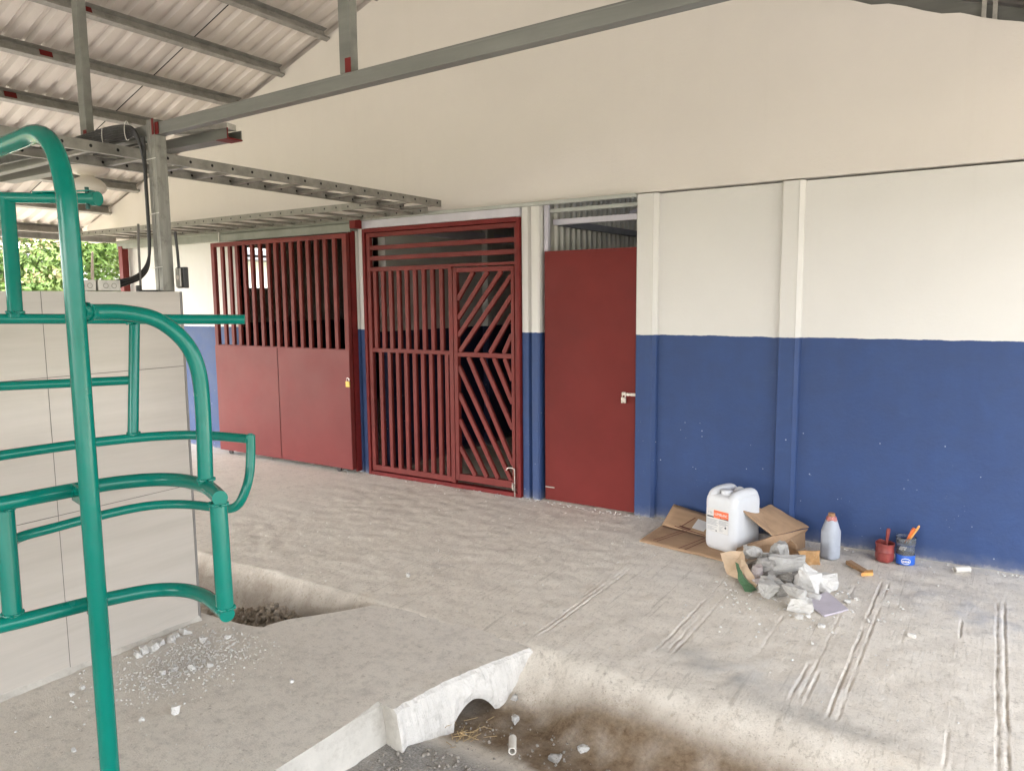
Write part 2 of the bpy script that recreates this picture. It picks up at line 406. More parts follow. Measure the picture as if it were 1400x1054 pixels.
# ------------------------------------------------------------------ ground
GROOVES = [(-.477, 3.03, 4.70, 1), (-.440, 3.04, 4.66, 1), (-.600, 3.06, 4.55, .45), (-.632, 3.06, 3.42, .8), (-.575, 3.06, 3.38, .7),
           (-1.263, 3.20, 4.28, .9), (-1.185, 3.22, 4.33, .5), (-1.215, 3.25, 3.7, .5), (-1.833, 3.06, 4.05, .9), (-1.806, 3.05, 4.25, .9), (-1.86, 3.6, 4.52, .6),
           (.088, 2.95, 4.70, 1), (.120, 2.96, 4.71, 1), (-.065, 4.10, 4.32, .7), (-.068, 2.9, 3.15, .8), (-.30, 3.9, 4.05, .6), (-.85, 3.5, 3.9, .4), (-2.35, 3.3, 4.3, .35), (-2.31, 3.2, 4.5, .3), (-2.9, 3.5, 4.8, .25), (.33, 3.0, 4.7, .8)]

def ss(a, b, x):
    t = np.clip((x - a) / (b - a), 0, 1); return t * t * (3 - 2 * t)

def axis_lines(lo, hi, step, dense, far):
    core = list(np.arange(lo, hi, step)); out = set(round(v, 4) for v in core + dense)
    x = lo; s = step
    while x > -far: s = min(s * 1.35, 12); x -= s; out.add(round(x, 4))
    x = hi; s = step
    while x < far: s = min(s * 1.35, 12); x += s; out.add(round(x, 4))
    return np.array(sorted(out))

def gutter_centre(X): return 2.56 + .13 * (1 - ss(-3.3, -1.8, X))

def ground_height(X, Y, N1, N2):
    yc = gutter_centre(X)
    left = 1 - ss(-3.1, -2.3, X)                          # steeper bank on the left
    top = 2.93 + .03 * N1
    foot = yc - .06 + .18 * np.maximum(left, 1 - ss(-1.66, -1.30, X))
    wid = top - foot
    t = np.clip((Y - foot) / np.maximum(wid, .02), 0, 1)
    gentle = t * t * (3 - 2 * t)
    steep = np.clip(t * 1.02, 0, 1) ** .9
    bank = -.22 + .22 * (gentle * (1 - left) + steep * left)
    near = 1 - ss(yc - .36, yc - .12, Y)
    lowz = -.22 + .045 * near
    z = np.where(Y > foot, bank, lowz)
    z = z + .006 * N2 + .003 * N1 * (Y > 2.9)
    return z

def make_ground():
    dense = []
    for gx, a, b, d in GROOVES:
        for k in (-.018, -.014, -.010, -.006, -.002, .002, .006, .010, .014, .018): dense.append(gx + k)
    xs = axis_lines(-4.6, 1.3, .03, dense, 75); ys = axis_lines(1.2, 5.3, .022, [], 75)
    nx, ny = len(xs), len(ys)
    X, Y = np.meshgrid(xs, ys)
    N1 = np.zeros_like(X); N2 = np.zeros_like(X); N3 = np.zeros_like(X)
    for j in range(ny):
        for i in range(nx):
            x, y = X[j, i], Y[j, i]
            if -5 < x < 1.6 and 1 < y < 5.5:
                N1[j, i] = fbm(x * 2.1, y * 2.1, 0, 3); N2[j, i] = fbm(x * 9, y * 9, 3, 4); N3[j, i] = fbm(x * 1.1, y * 1.1, 7, 5)
    Z = ground_height(X, Y, N1, N2)
    # far terrain is flat; inside the building flat
    Z = np.where(Y > 5.3, -.001, Z)
    Z = np.where((X < -5.2) & (Y > 2.7), np.where(Y > 2.95, 0, Z), Z)
    for gx, a, b, d in GROOVES:
        wl = np.array([.0035 * fbm(gx * 7, y * 9, 1, 3) + .002 * fbm(gx * 7, y * 40, 2, 2) for y in ys])[:, None]
        dl = np.array([np.clip(.60 + 1.3 * fbm(gx * 11, y * 3.2, 5, 3) + .8 * fbm(gx * 11, y * 26, 6, 3), .0, 1.25) for y in ys])[:, None]
        rl = np.array([np.clip(.6 + 1.3 * fbm(gx * 13, y * 30, 8, 3), 0, 1.6) for y in ys])[:, None]
        dx = np.abs(X - gx - wl)
        along = ss(a - .02, a + .03, Y) * (1 - ss(b - .03, b + .02, Y))
        cut = np.exp(-(dx / .0055) ** 2) * .0075 * dl; rim = np.exp(-((dx - .0120) / .0045) ** 2) * .0010 * rl
        Z = Z + (rim - cut) * along * d
    # the crack line between yard slab and gutter bank
    cl = 2.93 + .06 * N1 - .02 * X
    Z = Z - np.exp(-((Y - cl) / .014) ** 2) * .005 * ss(-.9, -.3, X)
    yc = gutter_centre(X)
    right = ss(-2.4, -1.7, X)
    dirt = ss(yc - .26, yc - .10, Y + .10 * N1 + .05 * N2) * (1 - ss(yc + .09, yc + .29, Y + .04 * N2 + .04 * N3))
    dirt = np.clip(dirt * 1.25, 0, 1) * (1 - .35 * (1 - right)) * np.clip(.95 + .3 * N2, 0, 1)
    leftbank = (1 - ss(-3.0, -2.6, X)) * (1 - ss(2.90, 2.97, Y + .02 * N2)) * ss(2.4, 2.5, Y) * np.clip(.45 + .4 * N1 + .35 * N2, .25, .65)  # grey-brown tint that also shades the front-facing left bank
    dirt = np.maximum(dirt, leftbank)
    dirt = np.maximum(dirt, .38 * right * (1 - ss(yc + .12, 2.93 + .08 * N1, Y)) * ss(yc - .3, yc, Y) * np.clip(.8 + .6 * N2, 0, 1.2))  # tan dirt fading up the right bank, also shading its front-lit slope
    lane = (1 - ss(yc - .34, yc - .18, Y + .05 * N1))
    stain = np.exp(-(((X + .96) / .26) ** 2 + ((Y - 3.17 - .25 * (X + .96) * -1) / .10) ** 2)) * .5 + np.exp(-(((X + .45) / .35) ** 2 + ((Y - 2.98) / .07) ** 2)) * .35
    stain = np.clip(stain * (1 + 1.3 * N2 + .8 * N1), 0, 1)
    bl = np.exp(-(((X + .02) / .32) ** 2 + ((Y - 4.45 + .3 * X) / .22) ** 2)) * np.clip(.8 + 1.2 * N1 + .8 * N2, 0, 1)
    pale = np.exp(-(((X + .72) / .35) ** 2 + ((Y - 3.22) / .12) ** 2)) * np.clip(.7 + 1.5 * N2, 0, 1) * .7 + np.exp(-(((X + 1.45) / .2) ** 2 + ((Y - 4.2) / .2) ** 2)) * .4
    pale = np.clip(pale, 0, 1) + .5 * np.exp(-((Y - 5.17) / .05) ** 2) * np.clip(N2 + .4, 0, 1)
    grass = np.maximum(1 - ss(-11.5, -10, X), ss(9, 12, X))
    me = bpy.data.meshes.new('ground')
    idx = np.arange(nx * ny).reshape(ny, nx)
    F = np.stack([idx[:-1, :-1], idx[:-1, 1:], idx[1:, 1:], idx[1:, :-1]], -1).reshape(-1, 4)
    me.from_pydata(np.stack([X, Y, Z], -1).reshape(-1, 3).tolist(), [], F.tolist())
    me.materials.append(M['ground'])
    for nm, arr in (('dirt', dirt), ('asphalt', lane), ('stain', stain), ('bluestain', bl), ('pale', pale), ('grass', grass)):
        at = me.attributes.new(nm, 'FLOAT', 'POINT'); at.data.foreach_set('value', np.clip(arr, 0, 1).reshape(-1).astype(np.float32))
    me.polygons.foreach_set('use_smooth', [True] * len(me.polygons))
    o = bpy.data.objects.new('ground', me); C.objects.link(o); WL[o] = Vector()
    tag(o, kind='structure')
make_ground()

# ------------------------------------------------------------------ walkway slab with flared bridge over the gutter
def make_walkway():
    rim = [(-1.962, 2.150), (-1.956, 2.22), (-1.945, 2.30), (-1.930, 2.385), (-1.912, 2.47), (-1.888, 2.56), (-1.862, 2.65), (-1.833, 2.74), (-1.804, 2.82), (-1.772, 2.905)]
    rp = crv([(x, y, 0) for x, y in rim], 8)
    top = [(-2.062, -3.0)] + [(-2.062 + .004 * math.sin(y * 7), y) for y in np.arange(-2.8, 2.10, .12)] + [(-2.050, 2.165), (-1.985, 2.150)]
    outline = top + [(p.x, p.y) for p in rp]
    farE = [(-1.90, 2.93), (-2.10, 2.945), (-2.4, 2.935), (-2.62, 2.925), (-2.778, 2.885)]
    back = [(p.x, p.y) for p in crv([(-2.83, 2.80, 0), (-2.93, 2.65, 0), (-3.02, 2.53, 0), (-3.06, 2.42, 0), (-3.075, 2.375, 0), (-3.23, 2.345, 0), (-3.4, 2.335, 0), (-3.56, 2.33, 0)], 4)]
    outline += farE + back + [(-5.2, 2.33), (-5.2, -3.0)]
    mb = MB(); n = len(outline)
    nt = len(top); nr = len(rp)
    def bottom(i, x, y):
        if nt <= i < nt + nr:                       # rim with the culvert arch
            t = (y - 2.44) / .25
            arch = -.125 - .10 * (2 * t - 1) ** 2 if 0 < t < 1 else -.34
            return max(arch, -.34) if 0 < t < 1 else -.34
        if i >= nt + nr + len(farE) and i < n - 2:
            return -.30 if not (2.5 < y < 2.82) else -.11
        return -.34
    tv = []; bv = []; ov = []
    for i, (x, y) in enumerate(outline):
        j = .007 * fbm(x * 14, y * 14, 2, 4)
        zt = 0.0 + .0025 * fbm(x * 5, y * 5, 1, 3)
        jx = j if i >= nt - 3 and i < nt + nr else 0
        onrim = nt - 2 <= i < nt + nr
        ins = .016 + .008 * fbm(x * 30, y * 30, 6, 3) if onrim else 0
        tv.append((x + jx - ins, y, zt)); ov.append((x + jx, y, zt - (.014 + .008 * fbm(y * 25, 2, 0, 3) if onrim else .002))); bv.append((x + jx * .5 + (.012 if nt <= i < nt + nr else 0), y, bottom(i, x, y)))
    # bulging side in three rows
    rows = [tv, ov]
    for k, f in enumerate((.12, .28, .45, .62, .8)):
        row = []
        for i in range(n):
            a = Vector(ov[i]); b = Vector(bv[i]); p = a.lerp(b, f)
            if nt - 3 <= i < nt + nr:
                p.x += .018 * math.sin(f * math.pi) + .009 * fbm(p.x * 22, p.y * 22, p.z * 22, 4)
            row.append(tuple(p))
        rows.append(row)
    rows.append(bv)
    vs = [v for r in rows for v in r]
    mb.v = vs
    for r in range(len(rows) - 1):
        for i in range(n):
            k = (i + 1) % n
            mb.f.append((r * n + i, (r + 1) * n + i, (r + 1) * n + k, r * n + k))
            mb.m.append(2 if nt <= i < nt + nr - 1 else (3 if nt - 3 <= i < nt else 1))
    # top: grid-free ngon, finer detail from triangulated fill
    mb.f.append(tuple(range(n))); mb.m.append(0)
    o = mb.build('walkway', [M['slab'], M['slabside'], M['whitewash'], M['slabside']], fix=True, origin=(0, 0, 0))
    me = o.data
    bm = bmesh.new(); bm.from_mesh(me)
    topf = [f for f in bm.faces if len(f.verts) > 20]
    bmesh.ops.triangulate(bm, faces=topf)
    ed = [e for e in bm.edges if all(abs(v.co.z) < .02 for v in e.verts)]
    for it in range(5):
        ed = [e for e in bm.edges if all(abs(v.co.z) < .008 for v in e.verts) and e.calc_length() > .14 and not e.is_boundary and all(f.normal.z > .8 for f in e.link_faces)]
        if not ed: break
        bmesh.ops.subdivide_edges(bm, edges=ed, cuts=1, use_grid_fill=False)
        bmesh.ops.triangulate(bm, faces=[f for f in bm.faces if len(f.verts) > 3 and f.normal.z > .8])
    bm.to_mesh(me); bm.free()
    dust = []
    for v in me.vertices:
        x, y = v.co.x, v.co.y
        d = math.exp(-(((x + 3.12) / .28) ** 2 + ((y - 1.97) / .30) ** 2)) * 1.2
        dust.append(max(0, min(1, d)))
    at = me.attributes.new('dust', 'FLOAT', 'POINT'); at.data.foreach_set('value', dust)
    tag(o, kind='structure')
make_walkway()

# ------------------------------------------------------------------ building walls
YW = 5.238
def zl(x): return 5.99 + .348 * x          # left roof line (wall top)
def zr(x): return 3.204 - .340 * x         # right roof line
XR = (3.204 - 5.99) / .688                 # ridge
def build_front():
    t = thing('building_wall', 'white and blue painted front wall of the building with a tall cream gable', 'wall', (-2.0, YW, 0))
    # lower panels between the posts, slightly behind them
    for x0, x1 in ((-8.99, -6.86), (-2.10, -1.222), (-1.09, 1.62)):
        MB().box(x0, x1, YW + .012, YW + .11, -.05, 2.405).build('wall_panel', M['wall'], t, bevel=.004)
    # gable with its ragged right upper edge
    pts = [(-9.75, 2.415)]
    x = 1.62
    pts.append((1.62, 2.418)); up = []
    for k in range(60):
        xx = 1.62 - k * (1.62 - XR - .1) / 59
        up.append((xx, zr(xx) - .035 + .018 * fbm(xx * 6, 3, 0, 4)))
    up.append((XR, zl(XR) - .03))
    pts += up + [(-9.75, zl(-9.75) + .02)]
    mb = MB(); n = len(pts)
    vs = [(a, YW - .022, b) for a, b in pts] + [(a, YW + .08, b) for a, b in pts]
    mb.add(vs, [tuple(range(n - 1, -1, -1)), tuple(range(n, 2 * n))] + [(i, (i + 1) % n, (i + 1) % n + n, i + n) for i in range(n)])
    g = mb.build('gable', M['gable'], t)
    # posts: chamfered front, slot groove facing the door openings
    def post(x0, x1, groove):
        mb = MB(); w = x1 - x0; yf = YW - .030; yb = YW + .10
        if groove:
            m = x0 + w * .48
            out = [(x0, yb), (x0, yf + .012), (x0 + .008, yf), (m - .018, yf), (m - .004, yf + .028), (m + .012, yf + .028), (m + .022, yf - .012), (x1 - .010, yf - .012), (x1, yf), (x1, yb)]
        else:
            out = [(x0, yb), (x0, yf + .010), (x0 + .008, yf), (x1 - .038, yf), (x1 - .030, yf - .004), (x1 - .006, yf + .018), (x1, yf + .035), (x1, yb)]
        n = len(out); zs = (-.05, 2.408)
        vs = [(a, b, z) for z in zs for a, b in out]
        mb.add(vs, [tuple(range(n - 1, -1, -1)), tuple(range(n, 2 * n))] + [(i, (i + 1) % n, (i + 1) % n + n, i + n) for i in range(n)])
        return mb.build('wall_post', M['wall'], t, bevel=.004)
    post(-5.135, -4.995, True); post(-3.262, -3.088, True); post(-2.258, -2.095, False); post(-1.228, -1.086, False)
    MB().box(-6.93, -6.86, YW - .01, YW + .12, -.05, 2.40).build('wall_post', M['wall'], t, bevel=.005)
    return t
build_front()

def build_inside():
    def panel(name, label, box, mat, cat='wall', sub=None):
        return tag(MB().box(*box).build(name, mat), label, cat)
    panel('corridor_wall', 'white and blue inner side wall behind the barred corridor gate', (-4.95, -4.86, YW + .12, 9.5, 0, 3.0), M['inwall_shaded'])
    tag(MB().box(-4.858, -4.78, 6.93, 7.07, 0, 3.0).build('corridor_pillar', M['inwall_shaded'], bevel=.005), 'white and blue pillar on the corridor side wall seen through the gate', 'pillar')
    # corrugated partition (ribs along Z), a ladder of trapezoids along Y
    mb = MB(); y = YW + .13; pts = []
    while y < 9.5:
        pts += [(-3.075, y), (-3.075, y + .055), (-3.052, y + .067), (-3.052, y + .088)]; y += .1
    vs = [(a, b, z) for z in (1.3, 3.2) for a, b in pts]; n = len(pts)
    mb.add(vs, [(i, i + 1, i + 1 + n, i + n) for i in range(n - 1)])
    o = mb.build('corrugated_partition', simple('zinc partition', (.55, .54, .49), .5, .12, 4, metal=.2))
    s = o.modifiers.new('solid', 'SOLIDIFY'); s.thickness = .002
    tag(o, 'ribbed zinc partition seen above the solid red door', 'partition')
    tag(MB().box(-3.076, -3.06, YW + .13, 9.5, 0, 1.3).build('low_wall', M['inwall_shaded']), 'low base wall under the zinc partition inside the building', 'wall')
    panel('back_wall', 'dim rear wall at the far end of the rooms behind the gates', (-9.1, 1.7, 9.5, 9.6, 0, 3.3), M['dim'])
    t = thing('outer_wall', 'left outer wall of the dark room with a small barred window', 'wall', (-9.05, 7.4, 0))
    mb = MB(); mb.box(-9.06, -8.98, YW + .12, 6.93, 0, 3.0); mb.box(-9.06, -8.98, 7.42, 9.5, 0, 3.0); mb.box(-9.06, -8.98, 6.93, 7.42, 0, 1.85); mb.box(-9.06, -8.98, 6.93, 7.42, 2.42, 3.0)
    mb.build('wall', M['inwall_shaded'], t)
    mb = MB()
    for y in (7.05, 7.18, 7.31): mb.box(-9.04, -9.02, y, y + .012, 1.85, 2.42)
    mb.box(-9.045, -9.015, 6.93, 7.42, 2.29, 2.32); mb.build('window_bars', M['black'], t)
    panel('side_wall', 'right outer wall closing off the building beyond the picture', (1.62, 1.72, YW, 9.5, 0, 3.3), M['wall'])
    # ceiling keeps the rooms dark
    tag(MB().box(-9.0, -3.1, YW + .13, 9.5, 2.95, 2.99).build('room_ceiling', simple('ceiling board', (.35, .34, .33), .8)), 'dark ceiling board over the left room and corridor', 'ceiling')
    tag(MB().bar((-4.84, 5.6, 2.33), (-4.84, 9.3, 2.36), .07, .09, (0, 0, 1)).build('inner_rail', M['lavender']), 'lavender rail high along the corridor side wall', 'rail')
    # above the solid door: brace and batten
    tag(MB().bar((-3.03, 5.45, 2.27), (-3.03, 9.2, 2.30), .04, .055, (0, 0, 1)).build('partition_girt', simple('dark girt', (.10, .10, .11), .5)), 'dark rail crossing the ribbed partition above the red door', 'rail')
    tag(MB().box(-3.05, -2.26, 5.36, 5.40, 2.245, 2.29).build('transom_batten', M['lavender'], bevel=.003), 'lavender batten across the open transom over the solid red door', 'batten')
    tag(MB().box(-3.07, -2.26, 5.29, 5.33, 2.335, 2.365).build('transom_bar', M['paleheader'], bevel=.003), 'pale steel bar just under the lintel over the solid red door', 'bar')
    tag(MB().box(-3.075, -3.04, 5.26, 5.30, 2.03, 2.40).build('transom_upright', M['lavender'], bevel=.003), 'short pale upright at the left end of the transom over the red door', 'upright')
    tag(MB().bar((-2.62, 5.9, 2.36), (-2.25, 6.3, 2.58), .025, .025, (0, 0, 1)).build('roof_strut', M['lavender']), 'pale strut glimpsed in the dark gap above the transom', 'strut')
build_inside()

# ------------------------------------------------------------------ headers and track
def headers():
    mb = MB(); mb.box(-9.0, -5.06, 5.150, 5.205, 2.30, 2.395)
    mb.box(-9.0, -5.06, 5.128, 5.150, 2.372, 2.395)
    t = thing('gate_track', 'grey green steel track over the red sliding gate', 'track', (-7.0, 5.17, 2.28))
    mb.build('rail', M['greenhdr'], t, bevel=.003)
    MB().box(-6.985, -5.06, 5.110, 5.128, 2.285, 2.36).build('cover', M['greenhdr'], t, bevel=.003)
    MB().box(-6.975, -6.965, 5.098, 5.110, 2.29, 2.40).build('bracket', M['tie'], t)
    MB().box(-5.06, -4.985, 5.10, 5.2, 2.315, 2.395).build('end_stop', M['reddark'], t, bevel=.003)
    t = thing('door_lintel', 'pale steel lintel over the barred corridor gate and red door', 'lintel', (-3.6, 5.2, 2.3))
    MB().box(-4.995, -3.262, 5.185, 5.25, 2.315, 2.385).build('beam', M['lavender'], t, bevel=.003)
    MB().box(-4.985, -2.258, 5.170, 5.214, 2.386, 2.414).build('flange', M['paleheader'], t, bevel=.003)
headers()

# ------------------------------------------------------------------ gates and door
def sliding_gate():
    t = thing('sliding_gate', 'red sliding gate with bars above solid sheet panels at the left opening', 'gate', (-6.1, 5.13, .045))
    y0, y1 = 5.085, 5.125
    mb = MB()
    mb.box(-7.10, -7.045, y0, y1, .045, 2.275); mb.box(-5.15, -5.095, y0, y1, .045, 2.275)
    mb.box(-7.045, -5.15, y0, y1, 2.232, 2.275); mb.box(-7.045, -5.15, y0 + .002, y1, 1.165, 1.20); mb.box(-7.045, -5.15, y0 + .002, y1, .045, .085)
    mb.build('frame', M['red'], t, bevel=.003)
    xs = [-6.925, -6.80, -6.685, -6.566, -6.444, -6.319, -6.195, -5.976, -5.858, -5.739, -5.622, -5.505, -5.387, -5.262]
    for x in xs: MB().box(x - .022, x + .022, y0 + .004, y1 - .006, 1.20, 2.232).build('bar', M['red'], t, bevel=.003)
    MB().box(-6.105, -6.06, y0 + .001, y1 - .002, 1.20, 2.232).build('mullion', M['red'], t, bevel=.003)
    for a, b, oy in ((-7.098, -6.105, 0), (-6.095, -5.098, 0)):
        mb = MB(); n = 14
        vs = []; fs = []
        for j in range(n + 1):
            for i in range(n + 1):
                u = i / n; v = j / n; x = a + (b - a) * u; z = .048 + 1.142 * v
                e = min(u, 1 - u, v, 1 - v)
                vs.append((x, y0 - .006 + oy + .0035 * fbm(x * 1.3, z * 1.3, 5, 2), z))
        for j in range(n):
            for i in range(n): fs.append((j * (n + 1) + i, j * (n + 1) + i + 1, (j + 1) * (n + 1) + i + 1, (j + 1) * (n + 1) + i))
        mb.add(vs, fs); mb.box(a, b, y0 - .0018 + oy, y0 - .0003, .048, 1.19); o = mb.build('panel', M['redpanel'], t, smooth=True, fix=False)
    MB().box(-6.106, -6.094, y0 - .0014, y0 - .0006, .05, 1.185).build('sheet_seam', simple('dark seam', (.03, .008, .008), .8), t)
    mb = MB()
    mb.lathe((0, 0, 0), [(.0, 0), (.028, 0), (.028, .018), (0, .018)], 18)
    for vx in (-6.95, -5.3):
        w = MB(); w.v = [(vx + a, 5.105 - .009 + c, .032 + b) for a, b, c in mb.v]; w.f = list(mb.f); w.m = list(mb.m)
        w.build('wheel', M['black'], t)
    tag(MB().box(-5.118, -5.094, 5.140, 5.205, .02, 2.3).build('gate_jamb', M['reddark'], bevel=.002), 'narrow dark red jamb where the sliding gate meets the post', 'jamb')
sliding_gate()
tag(MB().box(-8.96, -8.88, 5.14, 5.22, 0, 2.33).build('corner_post', M['red'], bevel=.004), 'slim red post at the far left end of the wall', 'post')

def padlock(name, mat, mat2, loc, label, w=.036, h=.034, rot=0):
    t = thing(name, label, 'padlock', loc); x, y, z = loc
    MB().box(x - w / 2, x + w / 2, y - .008, y + .008, z, z + h).build('body', mat, t, bevel=.003)
    pts = [(x - w * .3, y, z + h)] + [(x - w * .3 * math.cos(a), y, z + h + .016 + w * .3 * math.sin(a)) for a in np.linspace(0, math.pi, 9)] + [(x + w * .3, y, z + h)]
    MB().tube(pts, .0035, 8).build('shackle', mat2, t, smooth=True)
    return t
padlock('padlock', M['brass'], M['chrome'], (-5.105, 5.062, .845), 'brass padlock hanging at the edge of the sliding gate', .05, .055)

def barred_gate():
    t = thing('barred_gate', 'red barred corridor gate with a wicket of slanting bars', 'gate', (-4.13, 5.22, .0))
    y0, y1 = 5.195, 5.235
    mb = MB()
    mb.box(-4.985, -4.955, 5.18, 5.25, .0, 2.31); mb.box(-3.292, -3.264, 5.18, 5.25, .0, 2.31); mb.box(-4.955, -3.292, 5.18, 5.25, 2.275, 2.312)
    mb.box(-4.955, -3.292, 5.182, 5.25, .0, .035)
    mb.build('outer_frame', M['reddark'], t, bevel=.003)
    mb = MB()
    mb.box(-4.948, -4.905, y0, y1, .04, 2.27); mb.box(-3.318, -3.294, y0, y1, .04, 2.27)
    mb.box(-4.905, -3.318, y0, y1, 2.232, 2.27); mb.box(-4.905, -3.965, y0 + .001, y1, 1.92, 1.96); mb.box(-3.965, -3.318, y0, y1, 1.935, 1.96)
    mb.box(-4.905, -4.0, y0 + .001, y1, 1.175, 1.212); mb.box(-4.905, -4.0, y0 + .001, y1, .045, .095); mb.box(-4.0, -3.955, y0, y1, .04, 1.92)
    mb.build('frame', M['red'], t, bevel=.003)
    for z in (2.135, 2.04): MB().box(-4.905, -3.318, y0 + .004, y1 - .004, z - .020, z + .020).build('transom_bar', M['red'], t, bevel=.003)
    for x in (-4.858, -4.762, -4.668, -4.572, -4.477, -4.380, -4.281, -4.182, -4.083): MB().box(x - .020, x + .020, y0 + .004, y1 - .004, 1.212, 1.92).build('bar', M['red'], t, bevel=.003)
    for x in (-4.812, -4.705, -4.605, -4.506, -4.405, -4.308, -4.214, -4.120, -4.035): MB().box(x - .020, x + .020, y0 + .004, y1 - .004, .095, 1.175).build('bar', M['red'], t, bevel=.003)
    wk = MB(); wk.box(-3.945, -3.905, y0 - .006, y1 - .002, .07, 1.925); wk.box(-3.352, -3.322, y0 - .006, y1 - .002, .07, 1.925)
    wk.box(-3.905, -3.352, y0 - .005, y1 - .004, 1.885, 1.925); wk.box(-3.905, -3.352, y0 - .005, y1 - .004, 1.165, 1.205); wk.box(-3.905, -3.352, y0 - .005, y1 - .004, .07, .13)
    w = wk.build('wicket_frame', M['red'], t, bevel=.003)
    for a, b in [((-3.905, 1.655), (-3.737, 1.885)), ((-3.905, 1.492), (-3.589, 1.885)), ((-3.905, 1.345), (-3.452, 1.885)), ((-3.89, 1.21), (-3.352, 1.85)), ((-3.724, 1.207), (-3.352, 1.685)), ((-3.574, 1.207), (-3.352, 1.53)), ((-3.435, 1.207), (-3.352, 1.365)),
                 ((-3.425, 1.163), (-3.352, .985)), ((-3.535, 1.163), (-3.352, .79)), ((-3.662, 1.163), (-3.352, .575)), ((-3.80, 1.163), (-3.352, .27)), ((-3.905, 1.08), (-3.372, .132)), ((-3.905, .84), (-3.505, .132)), ((-3.905, .61), (-3.622, .132)), ((-3.905, .37), (-3.745, .132))]:
        MB().bar((a[0], y0 + .014, a[1]), (b[0], y0 + .014, b[1]), .036, .026, (0, 1, 0)).build('slanting_bar', M['red'], w)
    t2 = thing('drop_bolt', 'bent steel rod bolt at the lower right corner of the wicket', 'bolt', (-3.31, 5.17, .0))
    MB().tube(crv([(-3.40, 5.172, .225), (-3.385, 5.172, .243), (-3.36, 5.172, .250), (-3.325, 5.172, .245), (-3.318, 5.172, .22), (-3.318, 5.172, .12), (-3.318, 5.172, .0)], 5), .006, 10).build('rod', M['chrome'], t2, smooth=True)
    MB().box(-3.345, -3.33, 5.168, 5.178, .06, .12).build('staple', M['chrome'], t2, bevel=.002)
barred_gate()

def red_door():
    t = thing('steel_door', 'solid dark red sheet steel door with an open transom above it', 'door', (-2.66, 5.25, 0))
    mb = MB(); n = 18; vs = []; fs = []
    x0, x1, z0, z1 = -3.055, -2.265, .012, 2.03
    for j in range(n + 1):
        for i in range(n + 1):
            u = i / n; v = j / n; x = x0 + (x1 - x0) * u; z = z0 + (z1 - z0) * v; e = min(u, 1 - u, v * 2, 2 - 2 * v)
            vs.append((x, 5.232 + .0035 * fbm(x * 1.6, z * 1.1, 9, 2), z))
    for j in range(n):
        for i in range(n): fs.append((j * (n + 1) + i, j * (n + 1) + i + 1, (j + 1) * (n + 1) + i + 1, (j + 1) * (n + 1) + i))
    mb.add(vs, fs); mb.box(x0, x1, 5.2365, 5.2395, z0, z1); o = mb.build('leaf', M['reddoor'], t, smooth=True, fix=False)
    f = MB(); f.box(-3.055, -3.02, 5.24, 5.27, .012, 2.02); f.box(-2.30, -2.265, 5.24, 5.27, .012, 2.02); f.box(-3.02, -2.30, 5.24, 5.27, 1.985, 2.02); f.box(-3.02, -2.30, 5.24, 5.27, .012, .05)
    f.build('door_frame', M['red'], t)
    mb = MB(); mb.box(-2.345, -2.256, 5.214, 5.222, .918, .940); mb.box(-2.362, -2.335, 5.200, 5.216, .922, .946)
    mb.build('hasp', M['chrome'], t, bevel=.002)
    MB().box(-3.05, -2.965, 5.224, 5.2265, .115, .123).build('scrape', M['galv'], t)
    padlock('padlock', M['chrome'], M['chrome'], (-2.348, 5.207, .862), 'silver padlock hanging from the hasp of the solid red door', .038, .045)
red_door()

